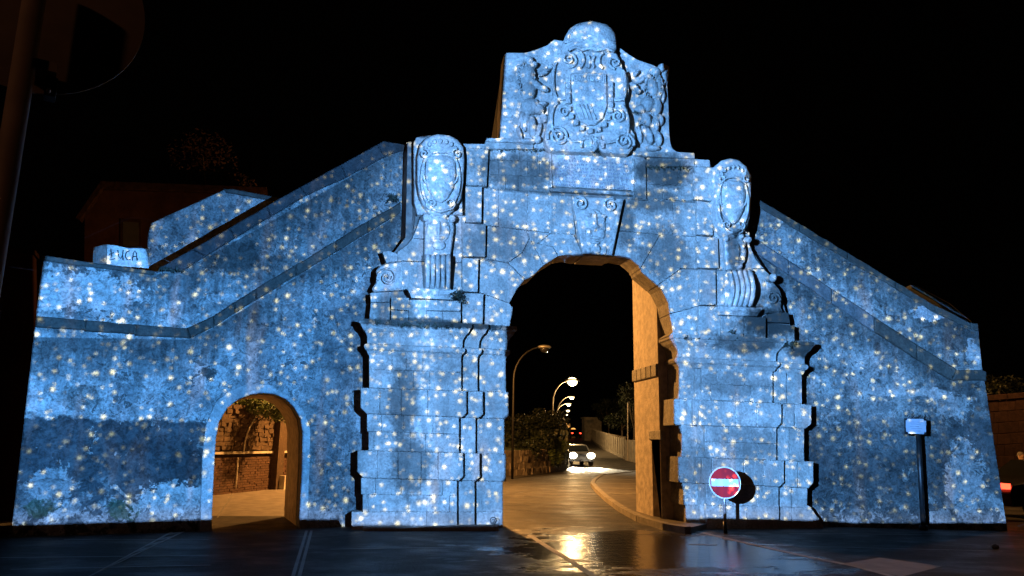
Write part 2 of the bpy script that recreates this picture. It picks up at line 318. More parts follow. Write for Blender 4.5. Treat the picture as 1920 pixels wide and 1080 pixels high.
def asphalt():
    m, T, b = newmat('wet_asphalt')
    p = T.n.new('ShaderNodeNewGeometry').outputs['Position']
    n1 = T.noise(p, .35, 5, .6); n2 = T.noise(p, 2.0, 6, .6); n3 = T.noise(p, 60, 3, .6); st = T.noise(T.scale(p, .8, 1.3, 1), 1.0, 6, .65)
    c = T.mix(T.step(n2, .35, .7), (.028, .028, .030), (.060, .058, .055))
    c = T.mix(T.m('MULTIPLY', T.step(n3, .54, .64), .7), c, (.14, .13, .115))
    c = T.mix(T.m('MULTIPLY', T.step(T.noise(T.scale(p, .35, 1.1, 1), 1.0, 5, .65), .5, .6), .55), c, (.018, .018, .02))
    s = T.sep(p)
    dk = T.m('MULTIPLY_ADD', T.step(T.m('MULTIPLY_ADD', T.m('SUBTRACT', n2, .5), 1.5, s[1]), -1.6, .4), 1.25, .38)  # wet square darker; road under the arch paler, lamp brightness put in its colour
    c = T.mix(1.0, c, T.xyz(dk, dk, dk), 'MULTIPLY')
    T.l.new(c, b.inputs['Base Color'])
    # the film of water is thickest in the worn lane in front of the arch
    cc = G(1220, 1030)
    dx = T.m('DIVIDE', T.m('SUBTRACT', s[0], cc.x), 2.6); dy = T.m('DIVIDE', T.m('SUBTRACT', s[1], cc.y), 3.0)
    pud = T.m('SUBTRACT', 1.0, T.step(T.m('MULTIPLY_ADD', T.m('SUBTRACT', st, .5), 2.2, T.m('SQRT', T.m('ADD', T.m('MULTIPLY', dx, dx), T.m('MULTIPLY', dy, dy)))), .7, 1.15))
    wet = T.m('MAXIMUM', pud, T.m('MULTIPLY', T.step(st, .42, .66), .55))
    r = T.m('MULTIPLY_ADD', T.m('SUBTRACT', 1.0, wet), .32, .20)
    T.l.new(r, b.inputs['Roughness'])
    T.l.new(T.m('MULTIPLY_ADD', pud, .38, .035), b.inputs['Specular IOR Level'])
    rough = T.m('MULTIPLY', T.m('SUBTRACT', 1.6, T.m('MULTIPLY', T.m('MAXIMUM', pud, T.m('MULTIPLY', wet, .5)), 1.5)), T.m('ADD', T.m('MULTIPLY', n3, .5), T.m('MULTIPLY', T.noise(p, 22, 3), .5)))
    h = T.m('ADD', rough, T.m('MULTIPLY', T.noise(T.scale(p, 1.6, 2.2, 1), 2.4, 4), .7))
    bump(T, b, h, .7, .024)
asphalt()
simple('kerb_stone', (.22, .20, .17), .55, 0, .3, 5, .3)
simple('pavement', (.10, .09, .08), .5, 0, .3, 3, .3)
simple('white_line', (.16, .155, .14), .5, 0, .35, 8, .2)
simple('iron_black', (.015, .015, .016), .45, .6, .3, 10)
simple('galvanised', (.42, .43, .44), .4, .7, .2, 12)
simple('sign_red', (.42, .012, .02), .35, 0, .08, 3)
simple('sign_white', (.60, .60, .60), .35, 0, .05, 3)
simple('sign_back', (.16, .12, .10), .6, .2, .25, 5)
simple('plaque', (.22, .25, .30), .4, 0, .08, 5)
simple('ink', (.10, .12, .2), .7, 0, .1, 5)
simple('graffiti', (.012, .012, .014), .8, 0, .1, 5)
simple('leaf_dark', (.018, .026, .012), .55, 0, .5, 2.5)
simple('leaf_green', (.07, .10, .03), .5, 0, .5, 2.0)
simple('leaf_agave', (.13, .14, .09), .5, 0, .4, 2.0)
simple('leaf_dry', (.014, .007, .005), .9, 0, .5, 2.5, 0, 0.1)
simple('bark', (.09, .07, .05), .9, 0, .3, 8, .5)
simple('weed', (.020, .026, .018), .7, 0, .4, 6)
simple('lamp_pole', (.30, .29, .27), .45, .6, .2, 4)
simple('concrete', (.36, .33, .28), .85, 0, .25, 3, .3)
simple('car_paint', (.012, .012, .014), .25, .2, .2, 3)
simple('car_grey', (.10, .10, .11), .3, .3, .2, 3)
simple('rubber', (.012, .012, .012), .8, 0, .2, 8)
simple('car_glass', (.01, .011, .012), .06, 0, .1, 3)
simple('jacket', (.012, .012, .014), .9, 0, .3, 10, .3)
simple('skin', (.48, .30, .22), .55, 0, .12, 8)
simple('hair', (.16, .14, .12), .7, 0, .3, 20)
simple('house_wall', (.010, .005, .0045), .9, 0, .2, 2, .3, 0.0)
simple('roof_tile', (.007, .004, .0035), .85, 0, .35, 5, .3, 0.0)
simple('dark_pane', (.012, .012, .014), .1, 0, .1, 3)
simple('white_pipe', (.62, .58, .52), .5, 0, .1, 6)
simple('grass', (.05, .075, .025), .7, 0, .5, 4)
emit('lamp_glow', (1.0, .74, .36), 6)
emit('lamp_glow_orange', (1.0, .42, .09), 1.6)
emit('headlight_glow', (1.0, .86, .58), 30)
emit('tail_glow', (1.0, .05, .02), 6)

# ------------------------------------------------------------------ object helpers
def prop(o, label=None, cat=None, group=None, kind=None):
    if label: o['label'] = label
    if cat: o['category'] = cat
    if group: o['group'] = group
    if kind: o['kind'] = kind
    return o
def empty(name, loc, label, cat, group=None):
    o = bpy.data.objects.new(name, None); COL.objects.link(o); o.location = loc; o.empty_display_size = .2
    bpy.context.view_layer.update()
    return prop(o, label, cat, group)
def link(name, me, mat, parent=None):
    o = bpy.data.objects.new(name, me); COL.objects.link(o)
    if mat: me.materials.append(MATS[mat])
    if parent is not None:
        o.parent = parent
        off = parent.location.copy() if parent.parent is None else parent.parent.location.copy()
        if parent.parent is None: o.matrix_parent_inverse = Matrix.Translation(-parent.location)
        else: o.matrix_parent_inverse = Matrix.Identity(4)
    return o
def mesh(name, vs, fs, mat, parent=None, smooth=False):
    me = bpy.data.meshes.new(name); me.from_pydata([tuple(v) for v in vs], [], fs); 
    bm = bmesh.new(); bm.from_mesh(me); bmesh.ops.recalc_face_normals(bm, faces=bm.faces); bm.to_mesh(me); bm.free()
    if smooth:
        for p in me.polygons: p.use_smooth = True
    me.update()
    return link(name, me, mat, parent)
class MB:
    def __init__(s): s.v = []; s.f = []
    def add(s, vs, fs):
        b = len(s.v); s.v += [tuple(v) for v in vs]; s.f += [tuple(i+b for i in f) for f in fs]
    def box(s, c, sx, sy, sz, rot=0.0):
        m = Matrix.Rotation(rot, 3, 'Z')
        vs = [Vector(c)+m @ Vector((x*sx/2, y*sy/2, z*sz/2)) for x in (-1, 1) for y in (-1, 1) for z in (-1, 1)]
        s.add(vs, [(0, 1, 3, 2), (4, 6, 7, 5), (0, 4, 5, 1), (2, 3, 7, 6), (0, 2, 6, 4), (1, 5, 7, 3)])
    def tube(s, pts, r, n=10, cap=True):
        pts = [Vector(p) for p in pts]; k = len(pts); rs = r if isinstance(r, (list, tuple)) else [r]*k
        base = len(s.v); ref = None
        for i, p in enumerate(pts):
            t = (pts[min(i+1, k-1)]-pts[max(i-1, 0)]).normalized()
            if ref is None: ref = Vector((0, 0, 1)) if abs(t.z) < .9 else Vector((1, 0, 0))
            a = t.cross(ref); a = a.normalized() if a.length > 1e-5 else t.orthogonal().normalized()
            b = t.cross(a).normalized(); ref = -b if False else (a.cross(t))
            for j in range(n):
                q = 2*math.pi*j/n; s.v.append(tuple(p+(a*math.cos(q)+b*math.sin(q))*rs[i]))
        for i in range(k-1):
            for j in range(n):
                s.f.append((base+i*n+j, base+i*n+(j+1) % n, base+(i+1)*n+(j+1) % n, base+(i+1)*n+j))
        if cap: s.f.append(tuple(base+j for j in range(n))); s.f.append(tuple(base+(k-1)*n+j for j in reversed(range(n))))
    def ell(s, c, ax, ay, az, n=12, m=8):            # ellipsoid, axes vectors
        c = Vector(c); base = len(s.v); s.v.append(tuple(c+az))
        for i in range(1, m):
            th = math.pi*i/m
            for j in range(n):
                q = 2*math.pi*j/n; s.v.append(tuple(c+az*math.cos(th)+(ax*math.cos(q)+ay*math.sin(q))*math.sin(th)))
        s.v.append(tuple(c-az)); last = len(s.v)-1
        for j in range(n): s.f.append((base, base+1+j, base+1+(j+1) % n)); s.f.append((last, last-n+(j+1) % n, last-n+j))
        for i in range(m-2):
            for j in range(n):
                a = base+1+i*n; s.f.append((a+j, a+n+j, a+n+(j+1) % n, a+(j+1) % n))
    def build(s, name, mat, parent=None, smooth=False): return mesh(name, s.v, s.f, mat, parent, smooth)

def area2(P): return sum(P[i][0]*P[(i+1) % len(P)][1]-P[(i+1) % len(P)][0]*P[i][1] for i in range(len(P)))/2
def inset(P, d):
    n = len(P); out = []
    for i in range(n):
        a, b, c = P[i-1], P[i], P[(i+1) % n]
        e1 = (b[0]-a[0], b[1]-a[1]); e2 = (c[0]-b[0], c[1]-b[1])
        l1 = math.hypot(*e1) or 1e-9; l2 = math.hypot(*e2) or 1e-9
        n1 = (-e1[1]/l1, e1[0]/l1); n2 = (-e2[1]/l2, e2[0]/l2)
        k = 1+n1[0]*n2[0]+n1[1]*n2[1]; k = max(k, .35)
        out.append((b[0]+(n1[0]+n2[0])/k*d, b[1]+(n1[1]+n2[1])/k*d))
    return out
def prism(name, pl, poly, off, depth, mat, parent, ch=.014, gap=.004, rough=0.0, uvs=None):
    """a solid block: outline on a wall plane, front face `off` proud of it, running `depth` back, chamfered arrises"""
    P = uvs if uvs else [pl.uv(x, y, off) for x, y in poly]
    if area2(P) < 0: P = P[::-1]
    if rough:                                  # slightly uneven, hand-cut edge
        Q = []
        for i in range(len(P)):
            a, b = P[i], P[(i+1) % len(P)]; L = math.hypot(b[0]-a[0], b[1]-a[1]); k = max(1, int(L/.22))
            for j in range(k):
                t = j/k; q = rough if j else 0
                Q.append((a[0]+(b[0]-a[0])*t+random.uniform(-q, q), a[1]+(b[1]-a[1])*t+random.uniform(-q, q)))
        P = Q
    if gap: P = inset(P, gap)
    I = inset(P, ch); n = len(P)
    V = [pl.at(a, z, off) for a, z in I]+[pl.at(a, z, off-ch) for a, z in P]+[pl.at(a, z, off-depth) for a, z in P]
    Fs = [tuple(range(n)), tuple(range(3*n-1, 2*n-1, -1))]
    for i in range(n):
        j = (i+1) % n; Fs += [(i, n+i, n+j, j), (n+i, 2*n+i, 2*n+j, n+j)]
    return mesh(name, V, Fs, mat, parent)
def pillow(name, pl, poly, off, rings, mat, parent, back=.3, smooth=True):
    P = [pl.uv(x, y, off) for x, y in poly]
    if area2(P) < 0: P = P[::-1]
    n = len(P); cx = sum(p[0] for p in P)/n; cz = sum(p[1] for p in P)/n
    V = [pl.at(a, z, off-back) for a, z in P]; Fs = []
    lv = [(1.0, 0.0)]+rings
    for s, h in lv: V += [pl.at(cx+(a-cx)*s, cz+(z-cz)*s, off+h) for a, z in P]
    for k in range(len(lv)):
        for i in range(n):
            j = (i+1) % n; Fs.append((k*n+i, k*n+j, (k+1)*n+j, (k+1)*n+i))
    V.append(pl.at(cx, cz, off+rings[-1][1])); c = len(V)-1; k = len(lv)*n
    for i in range(n): Fs.append((k+i, k+(i+1) % n, c))
    return mesh(name, V, Fs, mat, parent, smooth)
def spiral(name, pl, cx, cy, r0, off, mat, parent, turns=1.9, tr=.022, start=0.0, hand=1, r1=.12):
    a0, z0 = pl.uv(cx, cy, off); r0 = r0/92.0
    pts = []; N = int(26*turns); rs = []
    for i in range(N+1):
        t = i/N; r = r0*(1-t)+r0*r1*t; q = start+hand*t*turns*2*math.pi
        pts.append(pl.at(a0+r*math.cos(q), z0+r*math.sin(q), off+.035+.04*t)); rs.append(tr*(1-.4*t))
    b = MB(); b.tube(pts, rs, 8); c = pl.at(a0, z0, off)
    return b.build(name, mat, parent, True)
def strip(name, pl, pts, off, r, mat, parent, n=8):
    b = MB(); b.tube([pl.U(x, y, off) for x, y in pts], r, n); return b.build(name, mat, parent, True)
def arc(cx, cy, rx, ry, a0, a1, n=14): return [(cx+rx*math.cos(R(a0+(a1-a0)*i/n)), cy-ry*math.sin(R(a0+(a1-a0)*i/n))) for i in range(n+1)]
def molding(name, pl, xl, xr, yl, yr, prof, off, back, mat, parent):
    """a run of moulding between two sight positions with mitred returns; prof = [(drop in px, projection in m)]"""
    V = []; n = len(prof)
    for (x, y, sg) in ((xl, yl, -1), (xr, yr, 1)):
        a, z = pl.uv(x, y, off)
        for dy, e in prof: V.append(pl.at(a+sg*e, z-dy/92.0, off+e))
        for dy, e in prof: V.append(pl.at(a+sg*e, z-dy/92.0, back))
    Fs = []
    for i in range(n-1):
        Fs += [(i, i+1, 2*n+i+1, 2*n+i), (i, n+i, n+i+1, i+1), (2*n+i, 2*n+i+1, 3*n+i+1, 3*n+i)]
    Fs += [(0, 2*n, 3*n, n), (n-1, 2*n-1, 4*n-1, 3*n-1), tuple(list(range(n, 2*n))+list(range(4*n-1, 3*n-1, -1)))]
    return mesh(name, V, Fs, mat, parent)

# ------------------------------------------------------------------ ground
def build_ground():
    xs = [-220, -120, -60, -30]+[-20+2*i for i in range(21)]+[30, 60, 120, 220]
    ys = [-60, -30]+[-20+2*i for i in range(20)]+[20+3*i for i in range(20)]+[90, 110, 140, 180, 240, 320]
    V = [(x, y, hill(y)) for y in ys for x in xs]; n = len(xs)
    Fs = [(j*n+i, j*n+i+1, (j+1)*n+i+1, (j+1)*n+i) for j in range(len(ys)-1) for i in range(n-1)]
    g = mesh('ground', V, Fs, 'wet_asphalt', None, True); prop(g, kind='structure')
    return g
ground = build_ground()
def sheet(name, pts, z, mat, parent=None):
    return mesh(name, [Vector((p.x, p.y, hill(p.y)+z)) for p in pts], [tuple(range(len(pts)))], mat, parent)
def slab(name, pts, h, mat, parent=None):
    n = len(pts); V = [Vector((p.x, p.y, hill(p.y)+h)) for p in pts]+[Vector((p.x, p.y, hill(p.y)-.05)) for p in pts]
    return mesh(name, V, [tuple(range(n)), tuple(range(2*n-1, n-1, -1))]+[(i, (i+1) % n, n+(i+1) % n, n+i) for i in range(n)], mat, parent)
def band(name, pts, wd, h, mat, parent=None, drop=.05):
    V = []; n = len(pts)
    for i, p in enumerate(pts):
        t = (pts[min(i+1, n-1)]-pts[max(i-1, 0)]); t.z = 0; t.normalize(); s = Vector((-t.y, t.x, 0))*wd/2
        for q, zz in ((p-s, h), (p+s, h), (p+s, -drop), (p-s, -drop)): V.append(Vector((q.x, q.y, hill(q.y)+zz)))
    Fs = [(0, 1, 2, 3), (4*n-4, 4*n-3, 4*n-2, 4*n-1)]
    for i in range(n-1):
        for j in range(4): Fs.append((4*i+j, 4*i+(j+1) % 4, 4*i+4+(j+1) % 4, 4*i+4+j))
    return mesh(name, V, Fs, mat, parent)
KERB = [(1196, 884), (1128, 891), (1114, 901), (1111, 907), (1120, 918), (1137, 933), (1165, 953), (1200, 971), (1250, 986), (1290, 992)]
kp = [G(*p, .08) for p in KERB]
pav = slab('pavement', kp+[Vector((6.6, 0.2, 0)), Vector((6.6, 3.4, 0)), Vector((16, 6, 0)), Vector((19, 24, 0))], .10, 'pavement'); prop(pav, kind='structure')
for i in range(len(kp)-1):
    a, b = kp[i], kp[i+1]; L = (b-a).length; k = max(1, int(L/1.0))
    for j in range(k):
        band('kerb_stone', [a.lerp(b, (j+.01)/k), a.lerp(b, (j+.99)/k)], .16, .125, 'kerb_stone', pav)
for py in (893, 899, 906.5, 915.5, 925):
    a = G(1116+(abs(py-905)*.9), py, .1); b = G(1200, py+.5, .1)
    band('pale_stripe', [a, b.lerp(a, -.25)], .42+.0*py, .106, 'white_line', pav, -.10)  # thin pale bars across the darker pavement
rd = prop(bpy.data.objects.new('road_marking', None), kind='structure'); COL.objects.link(rd)
band('edge_line', [G(*p) for p in ((1300, 995), (1389, 1016), (1460, 1032), (1527, 1047), (1604, 1062), (1670, 1080), (1740, 1100))], .11, .004, 'white_line', rd, -.003)
band('edge_line', [G(*p) for p in ((992, 1003), (1030, 1028), (1070, 1052), (1112, 1080), (1150, 1105))], .10, .004, 'white_line', rd, -.003)
band('edge_line', [G(1292, 1021), G(1345, 1022)], .07, .004, 'white_line', rd, -.003)
rp = sheet('road_patch', [G(*p) for p in ((1583, 1057), (1649, 1046), (1767, 1062), (1690, 1082))], .004, 'pavement'); prop(rp, kind='structure')
dc = prop(bpy.data.objects.new('paving_band', None), kind='structure'); COL.objects.link(dc)
for i in range(15):
    t0, t1 = i/15, (i+.9)/15
    def q(t, s): 
        a = G(365, 988).lerp(G(200, 1066), t); b = G(330, 992).lerp(G(150, 1090), t); return a.lerp(b, s)
    slab('paving_stone', [q(t0, .0), q(t1, .0), q(t1, .22), q(t0, .22)], .006, 'kerb_stone', dc)
    if i % 2 == 0: slab('paving_stone', [q(t0, .3), q(t1, .3), q(t1, .75), q(t0, .75)], .004, 'pavement', dc)
    slab('paving_stone', [q(t0, .82), q(t1, .82), q(t1, 1.0), q(t0, 1.0)], .006, 'kerb_stone', dc)

for i_, (a_, b_) in enumerate((((120, 1012), (392, 1012)), ((0, 1046), (390, 1042)), ((395, 1060), (20, 1068)), ((575, 995), (548, 1085)), ((584, 995), (560, 1085)), ((620, 1030), (900, 1026)), ((1400, 1022), (1880, 1034)), ((1480, 1000), (1910, 1005)))):
    band('paving_joint', [G(*a_), G(*a_).lerp(G(*b_), .5), G(*b_)], .045, .004, 'pavement', dc, -.003)
# ------------------------------------------------------------------ the stone gateway
gate = empty('city_gate', (3.9, 0.3, 0), 'monumental stone gateway with carved crest glowing under blue projected snow lights', 'city gate')
# solid heart of the masonry behind the facing blocks
heart_top = [(705, 1008), (705, 560), (718, 500), (760, 445), (764, 268), (790, 262), (860, 262), (872, 276), (1330, 304), (1340, 320), (1404, 330), (1404, 460), (1440, 515), (1464, 550), (1478, 600), (1500, 650), (1500, 1008)]
archr = [(x+7, y) for x, y in ARCH_R if y > 640]+[(1262, 600), (1258, 566), (1236, 528), (1206, 500), (1180, 474), (1110, 470)]
archl = [(1047, 471), (1014, 492), (992, 512), (972, 530), (950, 566), (950, 600)]+[(x-7, y) for x, y in reversed(ARCH_L) if y > 605]
prism('core', GATE, heart_top+[(1292, 1008)]+archr[1:]+archl+[(937, 1008)], -.05, .65, 'mortar', gate, .01, 0)
for nm, x0, x1 in (('pier_back', -.45, 2.0), ('pier_back', 5.95, 8.4)):
    b = MB(); b.box(((x0+x1)/2, 2.1, 2.7), x1-x0, 2.2, 5.4)
    if nm and x0 < 0: b.build(nm, 'rubble', gate)
# right-hand wall of the passage with its low doorway
PW = Plane((5.62, 0), R(90)); PW.n = Vector((-1, 0, 0)); PW.t = Vector((0, 1, 0))
d0 = PW.uv(1240, 945); d1 = PW.uv(1222, 825)
ya, yb = sorted((d0[0], d1[0])); zt = d1[1]
prism('passage_wall', PW, None, 0, 2.3, 'passage_plaster', gate, .01, 0, 0, [(.72, -.2), (ya, -.2), (ya, zt), (yb, zt), (yb, -.2), (2.45, -.2), (2.45, 5.9), (.72, 5.9)])
bx = MB(); bx.box((6.3, (ya+yb)/2, zt/2), .05, yb-ya+.02, zt); bx.build('doorway_back', 'rubble', gate)
prism('lintel', PW, None, .03, .1, 'ashlar', gate, .012, 0, 0, [(ya-.12, zt+.003), (yb+.12, zt+.003), (yb+.12, zt+.2), (ya-.12, zt+.2)])
m1 = PW.uv(1192, 692)[1]
for i in range(5):
    y0 = .74+i*.345; prism('impost_stone', PW, None, .05, .12, 'ashlar', gate, .015, .004, 0, [(y0, m1-.3), (y0+.335, m1-.3), (y0+.335, m1-.02), (y0, m1-.02)])


# --- left pier: three stepped layers, five courses each, rusticated bands
def row(y0, s): return lambda x: y0+s*(x-800)
yl = [row(664, .03), row(730.5, .030), row(780, .036), row(847.5, .025), row(899.3, .026), row(960, .0), row(1003, 0)]
LE = [692, 676, 688, 670, 677, 659]
edges = {1: [865, 875, 861, 869, 857, 857], 2: [896, 906, 892, 900, 890, 890], 3: [949, 954, 946, 949, 943, 943]}
joints = [[735, 762, 793], [712, 752, 802], [715, 757, 812], [707, 746, 790, 822], [704, 752, 788, 830], [742, 800]]
def course(name, pl, xs, yt, yb_, off, depth, mat, parent, ch=.007, rough=.004, cutl=0, cutr=0):
    for a, b in zip(xs[:-1], xs[1:]):
        P = [(a, yt(a)), (b, yt(b))]
        P += [(b, yb_(b)-cutr*.9), (b-cutr, yb_(b))] if cutr and b == xs[-1] else [(b, yb_(b))]
        P += [(a+cutl, yb_(a)), (a, yb_(a)-cutl)] if cutl and a == xs[0] else [(a, yb_(a))]
        prism(name, pl, P, off+random.uniform(-.005, .005), depth, mat, parent, ch, .0012, rough)
for r in range(6):
    pr = .06 if r in (1, 3) else (.03 if r == 5 else 0.0)
    xs = [LE[r]]+joints[r]+[edges[1][r]]
    if r in (0, 2, 4):
        ym = (lambda a, b: (lambda x: a(x)*.52+b(x)*.48))(yl[r], yl[r+1])
        course('ashlar_block', GATE, xs, yl[r], ym, 0.24+pr, .42, 'ashlar', gate)
        xs2 = [LE[r]+(3 if r else 0)]+[j+random.choice((-14, 13)) for j in joints[r]]+[edges[1][r]]
        course('ashlar_block', GATE, xs2, ym, yl[r+1], 0.24+pr, .42, 'ashlar', gate)
    else: course('ashlar_block', GATE, xs, yl[r], yl[r+1], 0.24+pr, .42, 'ashlar', gate, .014 if pr > .05 else .007, .004, 11 if pr > .05 else 0, 8 if pr > .05 else 0)
    course('ashlar_block', GATE, [edges[1][r]-12, edges[2][r]], yl[r], yl[r+1], .12+pr, .3, 'ashlar', gate, .014 if pr > .05 else .007, .004, 0, 8 if pr > .05 else 0)
    course('ashlar_block', GATE, [edges[2][r]-12, edges[3][r]], yl[r], yl[r+1], .0+pr*.5, .7, 'ashlar', gate, .014 if pr > .05 else .007)
PROF = [(0, .19), (7, .20), (9, .17), (15, .14), (21, .08), (27, .045), (31, .035), (43, .03)]
AST = [(42, .02), (44, .075), (48, .085), (52, .07), (55, .03), (62, .0)]
for nm, pf in (('cornice', PROF), ('astragal', AST)):
    molding(nm, GATE, 694, 865, 600.8, 609, pf, .24, -.1, 'ashlar', gate)
    molding(nm, GATE, 855, 896, 608, 610.5, pf, .12, -.1, 'ashlar', gate)
    molding(nm, GATE, 886, 949, 609.5, 614, pf, .0, -.68, 'ashlar', gate)
# --- right pier
def rowr(y0, s): return lambda x: y0+s*(x-1350)
yr = [rowr(691, .04), rowr(751, .044), rowr(799, .025), rowr(859, .037), rowr(908, .042), rowr(948, .02), rowr(1003, 0)]
RJ = [1273, 1264, 1278, 1272, 1281, 1286]
ra, rb = [1304, 1300, 1310, 1305, 1312, 1313], [1449, 1466, 1456, 1471, 1460, 1461]
rc, rdg = [1475, 1490, 1480, 1496, 1484, 1484], [1504, 1522, 1508, 1526, 1514, 1520]
jr = [[1316, 1345, 1396], [1312, 1380, 1420], [1320, 1366, 1410], [1335, 1395, 1432], [1324, 1375, 1420], [1352, 1400]]
for r in range(6):
    pr = .06 if r in (1, 3) else 0.0
    ch = .014 if pr else .007
    course('ashlar_block', GATE, [RJ[r], ra[r]+6], yr[r], yr[r+1], .0+pr*.5, .7, 'ashlar', gate, ch)
    course('ashlar_block', GATE, [ra[r], ra[r]+16], yr[r], yr[r+1], .12+pr, .3, 'ashlar', gate, ch)
    xs = [ra[r]+12]+[j for j in jr[r] if j > ra[r]+22]+[rb[r]]
    if r in (0, 2):
        ym = (lambda a, b: (lambda x: a(x)*.5+b(x)*.5))(yr[r], yr[r+1])
        course('ashlar_block', GATE, xs, yr[r], ym, 0.24+pr, .42, 'ashlar', gate)
        course('ashlar_block', GATE, [xs[0]]+[j+random.choice((-13, 12)) for j in xs[1:-1]]+[rb[r]], ym, yr[r+1], 0.24+pr, .42, 'ashlar', gate)
    else: course('ashlar_block', GATE, xs, yr[r], yr[r+1], 0.24+pr, .42, 'ashlar', gate, ch, .004, 0, 9 if pr else 0)
    course('ashlar_block', GATE, [rb[r]-10, rc[r]], yr[r], yr[r+1], .15+pr, .3, 'ashlar', gate, ch)
    course('ashlar_block', GATE, [rc[r], rdg[r]], yr[r], yr[r+1], .13+pr, .4, 'ashlar', gate, ch, .004, 0, 10 if pr else 0)
for nm, pf in (('cornice', PROF), ('astragal', AST)):
    molding(nm, GATE, 1272, 1320, 629, 631, pf, .0, -.68, 'ashlar', gate)
    molding(nm, GATE, 1304, 1449, 630, 637, pf, .24, -.1, 'ashlar', gate)
    molding(nm, GATE, 1440, 1502, 637, 643, pf, .14, -.3, 'ashlar', gate)
prism('buttress_foot', GATE, [(1512, 945), (1520, 950), (1545, 985), (1545, 1003), (1512, 1003)], .13, .4, 'ashlar', gate)

# --- arch stones and walling above the cornice
def stones(name, polys, off, depth, mat='ashlar', ch=.007): 
    for P in polys: prism(name, GATE, P, off+random.uniform(-.005, .005), depth, mat, gate, ch, .0012, .003)
stones('voussoir', [
    [(906, 551), (955, 568.5), (962, 577), (958.5, 597), (956, 613), (906, 611)],
    [(896, 487), (952, 493), (984, 524.5), (969, 543), (955, 568), (906, 550), (896, 548)],
    [(911, 423), (986, 432), (993, 446), (979, 474), (952, 492), (911, 485)],
    [(994, 446), (1019.5, 497), (998, 518.5), (984.5, 524), (953, 492.5), (980, 474)],
    [(987, 432.5), (1032, 437), (1008, 457), (1036, 462), (1047, 480), (1020, 497)],
    [(1033, 437), (1076, 440), (1093, 479), (1083, 481), (1067, 477.3), (1048, 480), (1037, 462), (1009, 457)],
    [(1160, 433), (1237, 440), (1200, 504), (1197, 498), (1180, 483.5), (1157, 479), (1149, 481)],
    [(1238, 440), (1306, 444), (1309, 503), (1277, 503), (1232, 535), (1203, 510), (1201, 504)],
    [(1277, 504), (1314, 507), (1312, 573), (1256, 588), (1253, 567), (1240, 542), (1233, 535)],
    [(1256, 589), (1312, 574), (1311, 629), (1254, 629.5), (1262.5, 622)]], 0, .7)
stones('quoin_stone', [
    [(871, 277), (916, 279), (913, 348), (872, 347)], [(873, 349), (904, 350), (903, 417), (873, 417)], [(867, 418), (911, 421), (910, 481), (868, 481)],
    [(867, 483), (897, 485), (896, 547), (867, 547)], [(866, 549), (907, 551), (905, 611), (866, 609)],
    [(1300, 312), (1342, 314), (1342, 377), (1300, 373)], [(1307, 376), (1337, 381), (1337, 441), (1307, 440)], [(1306, 442), (1346, 446), (1348, 503), (1308, 502)],
    [(1313, 504), (1342, 508), (1343, 571), (1312, 572)], [(1311, 573), (1351, 577), (1351, 631), (1310, 629)]], .13, .3)
# frieze course, attic courses
stones('ashlar_block', [
    [(905, 352), (935, 354), (935, 425), (912, 422), (905, 418)], [(935, 354), (990, 358), (988, 431), (935, 426)], [(990, 358), (1030, 362), (1030, 436), (988, 431)], [(1030, 362), (1071, 366), (1079, 440), (1030, 437)],
    [(1172, 372), (1215, 374), (1215, 437), (1159, 432)], [(1215, 374), (1262, 378), (1262, 442), (1215, 438)], [(1262, 378), (1307, 381), (1307, 443), (1262, 442)],
    [(1000, 331), (1033, 333), (1033, 362), (1000, 359)], [(1187, 364), (1245, 367), (1245, 377), (1187, 373)],
    ], 0, .5)
rows = [(916, 1033, [(279, 279), (300, 303), (327, 332), (353, 361)], [[942, 975, 1008], [936, 968, 990, 1012], [948, 972, 1000]]),
        (1214, 1300, [(291, 296), (312, 314), (345, 348), (372, 377)], [[1250, 1280], [1246, 1272], [1243, 1270]])]
for x0, x1, ys, js in rows:
    for r in range(3):
        a0, a1 = ys[r]; b0, b1 = ys[r+1]
        f0 = lambda x: a0+(a1-a0)*(x-x0)/(x1-x0)
        f1 = lambda x: b0+(b1-b0)*(x-x0)/(x1-x0)
        course('ashlar_block', GATE, [x0]+js[r]+[x1], f0, f1, .015, .5, 'ashlar', gate, .01)
prism('pilaster', GATE, [(1188, 291), (1204, 292), (1213, 297), (1214, 375), (1188, 373)], .08, .5, 'ashlar', gate, .03)
# attic coping and crest plinth
stones('coping_stone', [[(869, 269), (916, 270), (916, 279), (869, 277)], [(910, 262), (1000, 266), (1000, 279), (916, 279), (910, 270)], [(1188, 283), (1262, 285), (1303, 287), (1303, 297), (1262, 296), (1188, 291)], [(1213, 296), (1303, 298), (1303, 312), (1213, 312)], [(1304, 298), (1331, 300), (1332, 313), (1304, 312)]], .10, .8)
